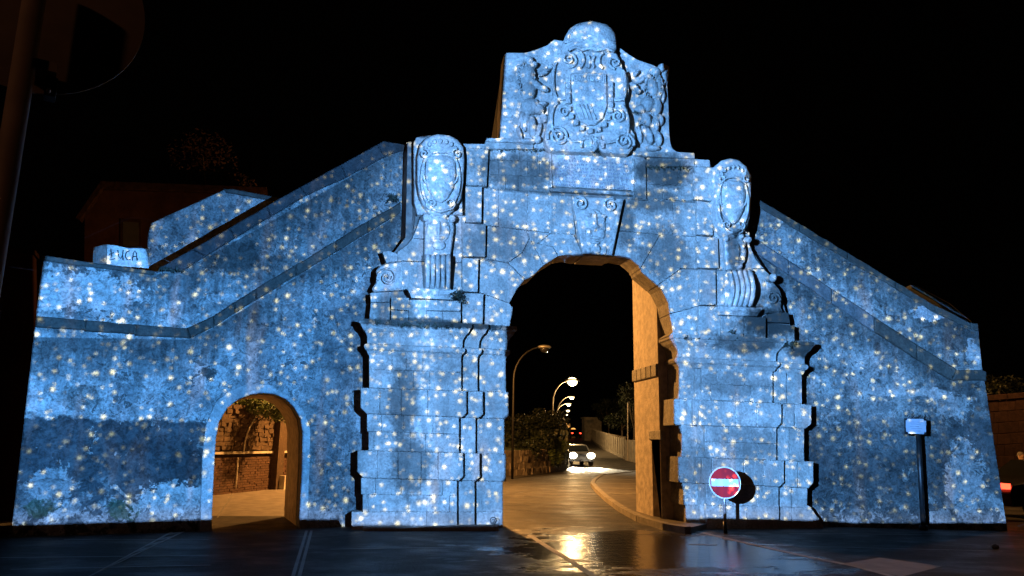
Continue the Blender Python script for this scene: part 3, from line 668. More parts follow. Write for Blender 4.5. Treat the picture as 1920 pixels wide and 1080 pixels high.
# inscription slab
slabp = prism('inscription_slab', GATE, [(1034, 281), (1187, 290), (1187, 357), (1035, 349)], .05, .4, 'carved_stone', gate, .01)
for nm, P in (('slab_frame', [(1030, 278), (1034, 278), (1036, 352), (1031, 352)]), ('slab_frame', [(1031, 352), (1190, 360), (1190, 366), (1031, 358)]), ('slab_frame', [(1186, 288), (1190, 288), (1190, 359), (1186, 359)])):
    prism(nm, GATE, P, .085, .4, 'carved_stone', gate, .012, 0)
bm_ = MB()
for k in range(9):
    yy0 = 291+k*6.6; x = 1040+random.uniform(0, 26 if k < 3 else 3); xe = 1182-random.uniform(0, 26 if k < 3 else 8)
    if k == 0: x, xe = 1073, 1079
    while x < xe:
        y = yy0+(x-1034)*.058; h = 3.6; wd = random.uniform(1.6, 3.0)
        p = lambda a, b: GATE.U(a, b, .053)
        for (xa, ya_, xb, yb2) in random.choice([((x, y, x, y+h), (x, y, x+wd, y)), ((x, y, x, y+h), (x, y+h, x+wd, y+h)), ((x, y+h, x+wd/2, y), (x+wd/2, y, x+wd, y+h)), ((x+wd/2, y, x+wd/2, y+h), (x, y, x+wd, y+.01))]):
            bm_.tube([p(xa, ya_), p(xb, yb2)], .0042, 4)
        x += wd+1.5
        if random.random() < .17: x += 3
prop(bm_.build('incised_lettering', 'ink', slabp), kind='stuff')
# keystone with horned mask
ks = prism('keystone', GATE, [(1072, 367), (1171, 372), (1149, 481.5), (1094, 479)], .14, .84, 'carved_stone', gate, .02)
prism('keystone_fillet', GATE, [(1163, 375), (1169, 375), (1147, 481), (1141, 480.6)], .175, .2, 'carved_stone', ks, .008, 0)
spiral('volute', GATE, 1087, 383, 15, .155, 'carved_stone', ks, 1.6, .026, R(120), -1)
spiral('volute', GATE, 1144, 386, 15, .155, 'carved_stone', ks, 1.6, .026, R(60), 1)
def blobs(name, pl, lst, mat, parent, voxel=None, n=14, m=10):
    b = MB()
    for (x, y, rx, ry, off, ro, ang) in lst:
        a, z = pl.uv(x, y, off); c = pl.at(a, z, off); q = R(ang)
        ax = (pl.t*math.cos(q)+Vector((0, 0, math.sin(q))))*rx/92; az = (-pl.t*math.sin(q)+Vector((0, 0, math.cos(q))))*ry/92
        b.ell(c, ax, pl.n*ro, az, n, m)
    o = b.build(name, mat, parent, True)
    if voxel:
        md = o.modifiers.new('join', 'REMESH'); md.mode = 'VOXEL'; md.voxel_size = voxel; md.use_smooth_shade = True
    return o
blobs('carved_mask', GATE, [(1116, 425, 22, 36, .14, .07, 0), (1115, 415, 5, 20, .2, .07, 0), (1115, 424, 9, 5, .22, .05, 0), (1103, 409, 8, 5, .19, .04, 10), (1128, 411, 8, 5, .19, .04, -10), (1102, 402, 10, 3, .20, .04, 15), (1129, 404, 10, 3, .20, .04, -15),
      (1104, 436, 8, 10, .17, .05, 0), (1126, 438, 9, 11, .17, .05, 0), (1116, 446, 10, 3, .20, .04, 0), (1117, 455, 8, 3, .19, .04, 0), (1118, 467, 9, 9, .17, .06, 0), (1104, 470, 6, 10, .15, .04, 20), (1132, 472, 6, 10, .15, .04, -20)], 'carved_stone', ks, .012)

# --- left bay: walling, cartouche, bearded console, volute
stones('ashlar_block', [
    [(790, 402), (866, 404), (866, 450), (786, 447), (773, 447), (782, 425)], [(773, 447), (795, 449), (795, 490), (762, 489), (745, 489), (745, 472), (762, 460)], [(795, 448), (866, 450), (866, 492), (795, 490)],
    [(744, 490), (795, 491), (795, 543), (752, 543), (744, 530)], [(795, 491), (866, 493), (866, 545), (795, 544)], [(866, 404), (873, 404), (867, 480), (866, 480)]], .04, .5)
stones('ashlar_block', [[(717, 472), (730, 470), (745, 476), (745, 490), (724, 493)]], .10, .4, 'carved_stone')
vol = prism('volute_block', GATE, [(724, 493), (752, 490), (756, 543), (700, 547), (697, 541), (704, 530), (705, 506), (712, 498)], .18, .5, 'carved_stone', gate, .03)
spiral('volute', GATE, 727, 521, 19, .19, 'carved_stone', vol, 1.7, .026, R(200), -1)
spiral('volute', GATE, 727, 521, 9, .2, 'carved_stone', vol, 1.0, .02, R(20), -1)
stones('ashlar_block', [[(694, 549), (733, 547), (733, 566), (695, 567)], [(695, 568), (732, 567), (732, 605), (692, 601)]], .14, .5)
stones('ashlar_block', [[(733, 558), (767, 558), (767, 582), (733, 580)], [(733, 581), (766, 583), (766, 606), (733, 604)], [(767, 562), (800, 562), (800, 607), (766, 606)], [(800, 562), (864, 564), (864, 583), (800, 582)], [(800, 583), (830, 584), (830, 608), (800, 607)], [(830, 584), (864, 584), (864, 610), (830, 608)]], .24, .6)
molding('console_base', GATE, 772, 850, 541, 545, [(0, .06), (4, .07), (8, .05), (12, .02), (17, .0)], .26, -.1, 'carved_stone', gate)
con = prism('console', GATE, [(797, 404), (850, 406), (852, 430), (846, 474), (846, 543), (797, 541), (796, 474)], .20, .5, 'carved_stone', gate, .025)
for i in range(5):
    x = 802+i*9.7
    b = MB(); b.tube([GATE.U(x, 478, .30), GATE.U(x, 490, .31), GATE.U(x, 515, .26), GATE.U(x, 540, .22)], [.052, .055, .045, .04], 10); b.build('flute', 'carved_stone', con, True)
blobs('carved_mask', GATE, [(822, 430, 23, 30, .20, .08, 0), (823, 428, 4, 14, .28, .05, 0), (812, 420, 6, 4, .26, .04, 0), (834, 421, 6, 4, .26, .04, 0), (823, 446, 9, 3, .27, .04, 0), (823, 460, 13, 10, .22, .06, 0), (799, 408, 7, 8, .22, .07, 0), (848, 410, 7, 8, .24, .08, 0), (812, 404, 6, 5, .24, .06, 0), (834, 404, 6, 5, .24, .06, 0)], 'carved_stone', con, .014)
CART_L = [(821, 251.5), (808, 255), (797, 261), (787, 273), (782, 295), (782, 344), (786, 368), (795, 388), (805, 400), (822, 404), (841, 402), (853, 391), (864, 373), (869, 344), (871, 300), (869, 276), (858, 262), (843, 254)]
prism('cartouche_back', GATE, [(775, 268), (780, 257), (795, 252), (845, 256), (866, 268), (868, 402), (782, 402), (776, 380)], .16, .5, 'carved_stone', gate, .02)
side = [(757, 272, -.42), (765, 266, -.25), (778, 264, .0), (781, 300, .14), (780, 400, .14), (775, 442, .02), (760, 464, -.3), (752, 470, -.42)]
V = [GATE.U(x, y, o_) for x, y, o_ in side]; V2 = [v+Vector((.0, .5, 0)) for v in V]
mesh('splayed_side', V+V2, [tuple(range(8)), tuple(range(15, 7, -1))]+[(i, (i+1) % 8, 8+(i+1) % 8, 8+i) for i in range(8)], 'ashlar', gate)
def cartouche(P, cx, cy, rx, ry, off):
    cl = pillow('cartouche', GATE, P, off, [(.97, .02), (.9, .045), (.82, .03)], 'carved_stone', gate, .3)
    strip('cartouche_rim', GATE, arc(cx, cy+8, rx*.82, ry*.80, 130, 410, 40), off+.085, .028, 'carved_stone', cl)
    pillow('shield', GATE, [(cx-rx*.62, cy-ry*.42), (cx-rx*.3, cy-ry*.48), (cx+rx*.3, cy-ry*.48), (cx+rx*.62, cy-ry*.42), (cx+rx*.66, cy), (cx+rx*.55, cy+ry*.35), (cx+rx*.25, cy+ry*.62), (cx, cy+ry*.7), (cx-rx*.25, cy+ry*.62), (cx-rx*.55, cy+ry*.35), (cx-rx*.66, cy)], off+.07, [(.95, .035), (.7, .06), (.4, .075)], 'carved_stone', cl, .09)
    for sx in (-1, 1):
        spiral('volute', GATE, cx+sx*rx*.70, cy-ry*.50, rx*.24, off+.07, 'carved_stone', cl, 1.3, .022, R(90), sx)
        spiral('volute', GATE, cx+sx*rx*.38, cy+ry*.72, rx*.26, off+.06, 'carved_stone', cl, 1.4, .022, R(270), sx)
        strip('scroll', GATE, arc(cx+sx*rx*.55, cy-ry*.1, rx*.2, ry*.3, 90, 90-sx*190, 12), off+.09, .022, 'carved_stone', cl)
    strip('scroll', GATE, arc(cx, cy-ry*.48, rx*.5, ry*.09, 170, 10, 10), off+.1, .024, 'carved_stone', cl)
    for i in range(7):
        q = R(150-20*i); blobs('crown_pearl', GATE, [(cx+rx*.74*math.cos(q), cy-ry*.47-ry*.37*math.sin(q), 3.6, 5.0, off+.06, .05, 0)], 'carved_stone', cl, None, 10, 6)
    blobs('relief', GATE, [(cx-6, cy-2, 5, 18, off+.10, .03, 15), (cx+7, cy, 5, 20, off+.10, .03, -12), (cx, cy-16, 8, 7, off+.10, .03, 0), (cx+3, cy+18, 7, 8, off+.10, .03, 0)], 'carved_stone', cl, .012)
    return cl
cartouche(CART_L, 826, 328, 44, 76, .30)
# --- right bay
stones('ashlar_block', [[(1343, 380), (1404, 385), (1406, 465), (1348, 450), (1338, 440)], [(1348, 448), (1406, 460), (1417, 486), (1432, 503), (1344, 506), (1351, 500)], [(1344, 507), (1432, 504), (1442, 514), (1440, 575), (1345, 573)]], .04, .5)
CART_R = [(1340, 313), (1352, 301), (1369, 297), (1385, 300), (1400, 313), (1408, 328), (1408, 371), (1405, 410), (1398, 431), (1386, 440), (1362, 440), (1348, 429), (1341, 412), (1340, 378), (1343, 345)]
prism('cartouche_back', GATE, [(1341, 322), (1350, 306), (1370, 301), (1392, 308), (1402, 325), (1402, 436), (1346, 436), (1343, 380)], .16, .5, 'carved_stone', gate, .02)
cartouche(CART_R, 1375, 372, 34, 70, .30)
con = prism('console', GATE, [(1358, 442), (1400, 443), (1400, 470), (1392, 506), (1362, 506)], .18, .5, 'carved_stone', gate, .025)
blobs('carved_mask', GATE, [(1383, 472, 18, 32, .18, .09, 0), (1384, 470, 3.5, 14, .28, .05, 0), (1376, 462, 5, 4, .26, .04, 0), (1392, 463, 5, 4, .26, .04, 0), (1384, 486, 8, 3, .26, .04, 0), (1384, 497, 10, 8, .22, .06, 0), (1403, 449, 7, 7, .22, .07, 0), (1362, 447, 6, 7, .2, .06, 0), (1374, 443, 6, 5, .23, .06, 0), (1390, 443, 6, 5, .23, .06, 0)], 'carved_stone', con, .014)
roll = prism('roll_console', GATE, [(1362, 508), (1410, 508), (1414, 540), (1408, 573), (1364, 573), (1358, 540)], .18, .5, 'carved_stone', gate, .02)
for i in range(5):
    x = 1370+i*9.6
    pts = []; rs = []
    for k in range(13):
        t = k/12; yv = 508+66*t; bow = math.sin(math.pi*t)
        pts.append(GATE.U(x-3+7*bow, yv, .20+.16*bow)); rs.append(.052)
    b = MB(); b.tube(pts, rs, 10); b.build('flute', 'carved_stone', roll, True)
molding('console_base', GATE, 1350, 1418, 575, 578, [(0, .06), (4, .07), (8, .05), (12, .02), (16, .0)], .24, -.1, 'carved_stone', gate)
stones('ashlar_block', [[(1352, 592), (1395, 593), (1395, 634), (1352, 631)], [(1396, 593), (1436, 595), (1436, 637), (1396, 635)]], .22, .6)
stones('ashlar_block', [[(1437, 590), (1460, 585), (1478, 586), (1482, 606), (1437, 604)], [(1440, 606), (1490, 610), (1490, 643), (1440, 640)]], .10, .5)
vol = prism('volute_block', GATE, [(1436, 524), (1452, 530), (1463, 542), (1468, 556), (1466, 575), (1470, 584), (1436, 588)], .12, .4, 'carved_stone', gate, .03)
spiral('volute', GATE, 1448, 560, 15, .13, 'carved_stone', vol, 1.6, .024, R(-20), 1)
blobs('knob', GATE, [(1449, 521, 8, 9, .12, .1, 0)], 'carved_stone', gate)

# --- crest
crest = prism('crest_slab', GATE, [(945, 102), (949, 98), (985, 98), (1004, 93), (1026, 84), (1039, 73.5), (1057, 76), (1110, 66), (1163, 89), (1178, 100), (1195, 111), (1220, 119.5), (1233, 125), (1236, 120), (1250, 120.5), (1255.5, 124), (1254, 144), (1252, 161), (1254.5, 191), (1255.5, 246), (1257.7, 268), (1262, 279), (1270, 284), (1302, 286), (1302, 292), (937, 276), (938, 200)], .04, .5, 'carved_stone', gate, .015)
a0, z0 = GATE.uv(938, 262, 0); a1, z1 = GATE.uv(1255, 290, 0); zt_ = GATE.uv(945, 140, 0)[1]
mesh('crest_buttress', [(a0+.02, .44, z0-.3), (a1-.02, .44, z0-.3), (a1-.02, 1.9, z0-.3), (a0+.02, 1.9, z0-.3), (a0+.02, .44, zt_), (a1-.02, .44, zt_), (a1-.02, 1.9, z0+.75), (a0+.02, 1.9, z0+.75)], [(0, 1, 2, 3), (4, 5, 6, 7), (0, 1, 5, 4), (1, 2, 6, 5), (2, 3, 7, 6), (3, 0, 4, 7)], 'dark_coping', gate)
prism('crest_plinth', GATE, [(912, 258), (1000, 260), (1000, 268), (912, 265)], .16, .8, 'carved_stone', gate, .012)
bt = MB(); bt.box((a0+1.7, 1.2, z0-.75), 4.6, 1.4, 1.3); bt.build('attic_back', 'rubble', gate)
CC = [(1056, 90), (1050, 102), (1042, 122), (1040, 141), (1040, 176), (1032, 195), (1029, 222), (1024, 242), (1022, 258), (1026, 272), (1034, 281), (1070, 283), (1107, 284), (1149, 286), (1179, 288), (1188, 276), (1193, 261), (1190, 247), (1180, 238), (1178, 222), (1175, 200), (1172, 176), (1172, 148), (1168, 121), (1160, 105), (1155, 95), (1105, 92)]
cart = prism('cartouche', GATE, CC, .30, .5, 'carved_stone', gate, .035, 0)
for (cx, cy, r0, st_, h, tn) in ((1066, 113, 17, R(-90), 1, 1.7), (1152, 119, 14, R(270), -1, 1.6), (1057, 211, 12, R(60), 1, 1.5), (1157, 219, 15, R(120), -1, 1.7), (1046, 257, 22, R(200), -1, 2.2), (1170, 267, 20, R(-20), 1, 2.1)):
    spiral('volute', GATE, cx, cy, r0, .315, 'carved_stone', cart, tn, .034, st_, h)
for P in (arc(1086, 112, 8, 14, 80, -80), arc(1098, 116, 8, 12, 60, -60), arc(1132, 114, 9, 14, 100, 260), arc(1118, 116, 7, 12, 120, 240), arc(1046, 150, 9, 34, 110, 250, 16), arc(1165, 160, 8, 30, 70, -70, 16), arc(1052, 178, 13, 8, 180, 340), arc(1158, 180, 13, 8, 0, -150), arc(1050, 225, 16, 34, 100, 250), arc(1163, 235, 15, 38, 80, -70), arc(1080, 253, 20, 12, 190, 350), arc(1138, 255, 22, 12, 190, 350), arc(1100, 272, 10, 14, 40, 200), arc(1122, 274, 9, 12, -20, 160)):
    strip('scroll', GATE, P, .355, .036, 'carved_stone', cart)
blobs('carved_mask', GATE, [(1108, 270, 16, 18, .30, .09, 0), (1108, 266, 3, 8, .38, .04, 0), (1101, 263, 4, 3, .36, .03, 0), (1115, 264, 4, 3, .36, .03, 0), (1108, 277, 6, 2, .37, .03, 0), (1093, 262, 5, 9, .30, .06, 0), (1124, 263, 5, 9, .30, .06, 0)], 'carved_stone', cart, .012)
sh = pillow('shield', GATE, [(1070, 138), (1105, 136), (1137, 139), (1138, 200), (1131, 222), (1117, 234), (1104, 235), (1088, 226), (1076, 205), (1072, 170)], .36, [(.96, .03), (.9, .035)], 'carved_stone', cart, .09, False)
prism('shield_band', GATE, [(1074, 140), (1134, 142), (1134, 153), (1075, 151)],   .425, .06, 'carved_stone', sh, .01, 0)
for i in range(4): strip('shield_bend', GATE, [(1086+i*7, 196), (1092+i*7, 212), (1096+i*7, 224)], .41, .018, 'carved_stone', sh)
for i in range(11): strip('shield_stripe', GATE, [(1079+i*5, 142), (1079+i*5, 151)], .428, .008, 'carved_stone', sh, 6)
CH = [(1066, 150+i*9.5) for i in range(5)]+[(1067, 203), (1072, 217), (1081, 229), (1092, 239), (1108, 244), (1123, 241), (1134, 232), (1141, 219), (1145, 205)]+[(1146, 195-i*9.5) for i in range(5)]
for i, (x, y) in enumerate(CH):
    prism('collar_link', GATE, [(x-4.6, y-4), (x, y-4.8), (x+4.6, y-4), (x+4.6, y+4), (x, y+4.8), (x-4.6, y+4)], .42, .12, 'carved_stone', cart, .018, 0)
dome = [(1054, 97), (1056, 82), (1060, 68), (1067, 55), (1078, 47), (1092, 43), (1108, 41), (1124, 44), (1138, 48), (1149, 56), (1155, 68), (1157, 84), (1154, 98), (1130, 100), (1105, 98), (1080, 97)]
cr = pillow('crown', GATE, dome, .30, [(.95, .06), (.84, .13), (.65, .19), (.4, .23)], 'carved_stone', gate, .5)
for i in range(7):
    x = 1066+i*13; strip('crown_rib', GATE, [(x+(1106-x)*.55, 45), (x+(1106-x)*.25, 54), (x, 68), (x-1, 76)], .44, .028, 'carved_stone', cr)
strip('crown_band', GATE, [(1058, 79), (1080, 75), (1106, 74), (1132, 76), (1155, 80)], .46, .03, 'carved_stone', cr)
strip('crown_band', GATE, [(1066, 94), (1078, 88), (1092, 93), (1106, 90), (1120, 94), (1136, 90), (1152, 97)], .44, .035, 'carved_stone', cr)
blobs('carved_lion', GATE, [(x_, y_, a_, b_, o_*1.2, c_*1.45, d_) for x_, y_, a_, b_, o_, c_, d_ in [(992, 118, 11, 12, .10, .12, 0), (1001, 122, 8, 6, .16, .09, 0), (985, 112, 4, 6, .10, .08, 20), (981, 145, 17, 27, .08, .12, 10), (990, 140, 15, 22, .13, .11, 0), (1003, 158, 14, 8, .14, .08, -25), (1018, 166, 13, 6, .13, .07, -20), (1020, 136, 14, 6, .12, .06, 35), (1032, 126, 8, 5, .12, .06, 30), (990, 172, 16, 20, .10, .12, 0), (995, 200, 21, 17, .10, .13, 10),
      (1010, 205, 12, 10, .13, .09, 0), (1016, 196, 12, 6, .12, .07, 20), (1020, 222, 8, 10, .10, .06, 0), (986, 228, 8, 22, .08, .08, -8), (998, 238, 9, 24, .10, .09, 4), (978, 220, 6, 20, .07, .07, -15), (1008, 262, 8, 8, .10, .07, 0), (988, 266, 18, 6, .09, .08, 0), (974, 250, 5, 16, .07, .06, 20), (1010, 245, 6, 18, .09, .06, -12), (972, 135, 7, 14, .07, .07, 10)]], 'carved_stone', gate, .014)
blobs('carved_lion', GATE, [(x_, y_, a_, b_, o_*1.2, c_*1.45, d_) for x_, y_, a_, b_, o_, c_, d_ in [(1227, 138, 12, 13, .10, .12, 0), (1216, 144, 7, 6, .15, .08, 0), (1240, 128, 7, 9, .12, .1, 0), (1221, 165, 15, 24, .10, .12, 8), (1233, 160, 10, 26, .09, .1, 0), (1203, 150, 12, 5, .11, .06, 45), (1192, 138, 10, 5, .11, .06, 50), (1188, 162, 12, 6, .14, .07, -35), (1197, 172, 6, 5, .14, .07, 0), (1214, 196, 16, 16, .10, .12, 0), (1230, 200, 12, 22, .09, .11, 0),
      (1200, 205, 12, 9, .11, .08, 20), (1212, 225, 10, 16, .10, .1, 15), (1228, 236, 9, 24, .09, .1, -6), (1217, 255, 8, 18, .10, .08, 15), (1238, 226, 7, 12, .09, .08, 0), (1234, 260, 8, 16, .09, .08, 10), (1224, 278, 16, 6, .09, .08, 0), (1206, 240, 6, 20, .08, .06, 25), (1198, 250, 6, 22, .07, .06, 10), (1242, 180, 5, 16, .10, .07, 0)]], 'carved_stone', gate, .014)
for lion, cx_, cy_, sg_ in ((bpy.data.objects['carved_lion'], 986, 140, 1), (bpy.data.objects['carved_lion.001'], 1226, 158, -1)):
    for k in range(16):
        a_ = R(-60+k*19); x_ = cx_+sg_*13*math.cos(a_); y_ = cy_-24*math.sin(a_)
        strip('mane_lock', GATE, [(x_, y_), (x_+sg_*3*math.cos(a_)+2, y_+4), (x_+sg_*4*math.cos(a_)-1, y_+9), (x_+sg_*3, y_+13)], .23, .018, 'carved_stone', lion, 6)
prism('crest_fold', GATE, [(1232, 128), (1250, 121), (1252, 150), (1247, 160), (1238, 150)], .10, .2, 'carved_stone', gate, .02)
# low step in front of the left pier, iron ring, footing
prism('footing', GATE, [(680, 988), (936, 986), (936, 1004), (680, 1004)], .46, .3, 'ashlar', gate, .02)
strip('iron_ring', GATE, arc(925, 976, 6, 6, 0, 360, 20), .22, .008, 'iron_black', gate)
strip('iron_ring', GATE, arc(925, 977, 3, 3, 0, 360, 16), .22, .006, 'iron_black', gate)

# ------------------------------------------------------------------ left stair wing with pedestrian doorway
wl = empty('stair_wing', (-4.2, -.3, 0), 'left stair wing of flaking plaster with small arched doorway and dark coping', 'stair wing')
prism('wall', WL, [(14, 1012), (22, 985), (66, 604), (80, 480), (180, 495), (290, 509), (345, 507), (400, 470), (575, 366), (738, 286), (762, 280), (762, 1012)]+DOOR[::-1], 0, .5, 'plaster_left', wl, .02, 0)
DB = [(x, y) for x, y in DOOR]
mass = [WL.uv(x, y) for x, y in [(30, 1012), (70, 612), (360, 632), (750, 400), (750, 1012)]+DB[::-1]]
mass = [(a, z) for a, z in mass]
prism('ramp_body', WL, None, -.49, 1.7, 'passage_plaster', wl, .01, 0, 0, mass)
stones_l = [(298, 502), (400, 444), (563, 350), (707, 271), (719, 264), (761, 271), (761, 281), (738, 285), (649, 333), (575, 365), (400, 470), (344, 507)]
cut = [(298, 502, 344, 507), (360, 467, 385, 480), (430, 427, 440, 446), (500, 386, 508, 405), (563, 350, 575, 365), (640, 308, 649, 333), (707, 271, 722, 293)]
for (a, b) in zip(cut[:-1], cut[1:]):
    prism('coping_stone', WL, [(a[0], a[1]), (b[0], b[1]), (b[2], b[3]), (a[2], a[3])], .07, .62, 'dark_coping', wl, .02, .003, .012)
prism('coping_stone', WL, [(707, 271), (719, 264), (762, 271), (762, 281), (738, 286), (722, 293)], .07, .62, 'dark_coping', wl, .02, .003)
for a, b in (((66, 592), (160, 600)), ((160, 600), (255, 608)), ((255, 608), (350, 615))):
    prism('string_course', WL, [a, b, (b[0]+(7 if b[0] > 340 else 0), b[1]+19), (a[0]-1, a[1]+21)], .09, .3, 'dark_coping' if a[0] < 0 else 'grey_coping', wl, .02, .003, .009)
sl = [(350, 615), (400, 592), (440, 566), (480, 541), (555, 496), (630, 451), (690, 414), (752, 378)]
for a, b in zip(sl[:-1], sl[1:]):
    prism('string_course', WL, [a, b, (b[0], b[1]+21), (a[0]+(7 if a[0] == 350 else 0), a[1]+(19 if a[0] == 350 else 22))], .08, .3, 'grey_coping', wl, .02, .003, .009)
stone_mat('slate_band', (.105, .115, .12), (.05, .056, .06), False, .15)
ring = [(375, 973.6), (379, 854), (385.5, 799), (402.6, 756), (428, 733), (466.5, 719), (505, 721), (543, 743.5), (569, 769), (581.5, 803), (582, 833), (577, 973)]
stone_mat('surround', (.27, .285, .275), (.16, .17, .17), False, .05)
prism('door_surround', WL, ring+[(576, 1008), (562, 1008)]+[(x+(.6 if x > 480 else -.6)*0, y-.0) for x, y in DOOR[-2:0:-1]]+[(398, 1008), (374, 1008)], .03, .3, 'surround', wl, .012, 0)
prism('landing_wall', WL, [(276, 515), (277, 439), (283, 418), (419, 356), (437, 357), (516, 372), (560, 378), (560, 515)], -2.2, .4, 'plaster_left', wl, .02, 0)
prism('landing_coping', WL, [(419, 354), (437, 354), (516, 369), (560, 375), (560, 381), (516, 377), (437, 362), (424, 360)], -2.14, .5, 'grey_coping', wl, .015, 0)
V = [WL.U(201, 497, -.1), WL.U(279, 503, -.1), WL.U(276, 467, -.1), WL.U(262, 465, -.1), WL.U(240, 466, -.1), WL.U(222, 461, -.1), WL.U(201, 458, -.1)]
back = [WL.U(174, 492, -.5), WL.U(264, 496, -.7), WL.U(262, 462, -.7), WL.U(250, 461, -.7), WL.U(232, 461, -.68), WL.U(210, 458, -.6), WL.U(175, 463, -.5)]
lb = mesh('block', V+back, [tuple(range(7)), tuple(range(13, 6, -1))]+[(i, (i+1) % 7, 7+(i+1) % 7, 7+i) for i in range(7)], 'carved_stone', wl)
for P in ([(208, 467), (209, 481), (207, 487), (216, 485)], [(205, 477), (214, 473)], [(221, 469), (222, 480), (226, 485), (230, 479), (231, 469)], [(230, 478), (231, 488)], [(243, 470), (237, 473), (235, 480), (238, 487), (245, 487)], [(248, 489), (250, 475), (253, 470), (256, 475), (257, 489)], [(249, 481), (257, 481)]):
    strip('graffiti_stroke', WL, P, -.098, .010, 'graffiti', lb, 6)
prism('cap_edge', WL, [(79, 478), (180, 493), (290, 508), (288, 516), (180, 502), (79, 488)], .03, .5, 'grey_coping', wl, .015, 0, .006)

# ------------------------------------------------------------------ right stair wing
wr = empty('stair_wing', (9.6, 0.0, 0), 'right stair wing of stained plaster sloping down beside the information plaque', 'stair wing')
prism('wall', WR, [(1400, 1012), (1400, 372), (1422, 384), (1680, 539), (1757, 587), (1834, 618), (1836, 622), (1843, 694), (1848, 716), (1888, 980), (1892, 1012)], 0, .5, 'plaster_right', wr, .02, 0)
prism('ramp_body', WR, [(1410, 1012), (1410, 480), (1786, 712), (1840, 718), (1880, 1012)], -.49, 1.7, 'passage_plaster', wr, .01, 0)
cp = [(1404, 362, 1404, 376), (1500, 419, 1500, 434), (1590, 473, 1590, 487), (1680, 528, 1680, 541), (1750, 570, 1757, 588), (1820, 605, 1822, 617)]
for a, b in zip(cp[:-1], cp[1:]):
    prism('coping_stone', WR, [(a[0], a[1]), (b[0], b[1]), (b[2], b[3]), (a[2], a[3])], .05, .6, 'grey_coping', wr, .02, .003, .012)
prism('coping_stone', WR, [(1820, 605), (1835, 606), (1836, 621), (1822, 617)], .05, .6, 'grey_coping', wr, .02, .003)
sp = [(1404, 438), (1480, 488), (1560, 541), (1640, 594), (1720, 646), (1795, 693)]
for a, b in zip(sp[:-1], sp[1:]):
    l = b[0] == 1795
    prism('string_course', WR, [a, b, (1786, 713) if l else (b[0], b[1]+27), (a[0], a[1]+27)], .09, .3, 'grey_coping' if b[0] > 1700 else 'slate_band', wr, .02, .003, .009)
prism('string_course', WR, [(1795, 693), (1844, 694), (1851, 697), (1851, 714), (1786, 713)], .09, .3, 'grey_coping', wr, .02, .003, .009)
prism('far_parapet', WR, [(1708, 534), (1720, 536), (1780, 568), (1822, 603), (1818, 606), (1760, 568), (1710, 540)], -2.2, .3, 'grey_coping', wr, .015, 0)
b = MB(); P0 = [WR.U(1640, 545, -2.3), WR.U(1822, 604, -2.3), WR.U(1880, 1005, -2.3), WR.U(1640, 1005, -2.3)]
mesh('far_wall', P0+[p-WR.n*.3 for p in P0], [(0, 1, 2, 3), (7, 6, 5, 4), (0, 4, 5, 1), (1, 5, 6, 2), (2, 6, 7, 3), (3, 7, 4, 0)], 'plaster_right', wr)

# ------------------------------------------------------------------ weeds rooted in the joints
def weed(pl, px, py, off, size, label, n=26, droop=.5, leaf=True):
    c = pl.U(px, py, off); e = empty('weed', c, label, 'weed', 'weeds rooted in the gate')
    b = MB(); lf = MB()
    for i in range(n):
        q = random.uniform(0, 2*math.pi); el = random.uniform(-.5, 1.2)
        d = Vector((math.cos(q)*math.cos(el), -abs(math.sin(q))*.5*math.cos(el), math.sin(el)))*size*random.uniform(.5, 1)
        p1 = c+d*.55+Vector((0, 0, .12*size)); p2 = c+d+Vector((0, 0, -droop*size*random.random()))
        b.tube([c, p1, p2], [.008, .006, .003], 5)
        for k in range(4 if leaf else 1):
            t = random.uniform(.4, 1.05); pp = c.lerp(p2, t)+Vector((random.uniform(-1, 1), random.uniform(-.6, .2), random.uniform(-1, 1)))*size*.12
            u = Vector((random.uniform(-1, 1), random.uniform(-1, 1), random.uniform(-1, 1))).normalized()*size*.11; v = u.orthogonal().normalized()*size*.05
            lf.add([pp-u, pp+v, pp+u, pp-v], [(0, 1, 2, 3)])
    b.build('stems', 'weed', e); prop(lf.build('leaves', 'weed', e), kind='stuff')
weed(GATE, 857, 556, .3, .24, 'straggly dark weed hanging beside the fluted console on left pier', 40)
weed(WL, 738, 374, .1, .2, 'dark bushy weed on the left wing beside the tall cartouche', 34, .2)
weed(GATE, 1118, 285, .3, .17, 'spiky dark weed above the inscription slab', 40, .4)
weed(GATE, 1192, 212, .15, .12, 'small dark weed on the crest below the right lion paw', 16)
weed(GATE, 1204, 236, .15, .15, 'larger dark weed on the crest beside the right scroll', 20)
weed(GATE, 1372, 624, .4, .12, 'thin grassy weed on the right pier cornice', 14, .1, False)
tb = MB()
for (x0_, x1_, y0_, y1_, off, nn) in ((700, 865, 603, 611, .43, 620), (745, 850, 606, 611, .43, 420), (870, 945, 611, 615, .18, 130), (1395, 1500, 636, 643, .38, 420), (1420, 1490, 640, 646, .36, 260), (1280, 1390, 631, 636, .42, 120), (916, 1030, 279, 282, .06, 160), (1214, 1300, 312, 315, .1, 120), (300, 345, 502, 506, 9, 120)):
    PL = WL if off == 9 else GATE; of = .1 if off == 9 else off
    for i in range(nn):
        t = random.random(); cl_ = math.sin(t*37)+math.sin(t*91+1)
        if cl_ < -.4: continue
        c = PL.U(x0_+(x1_-x0_)*t, y0_+(y1_-y0_)*t+random.uniform(0, 4), of-random.uniform(-.02, .12)); h = random.uniform(.015, .05)*(1+.5*cl_)
        d = Vector((random.uniform(-.05, .05), random.uniform(-.05, .0), h*random.choice((1, 1, -1)))); q_ = Vector((.02, 0, random.uniform(-.008, .008)))
        tb.add([c-q_, c+q_, c+d], [(0, 1, 2)])
prop(tb.build('cornice_moss', 'weed'), 'dark moss and short grass along the pier cornices', 'moss', kind='stuff')

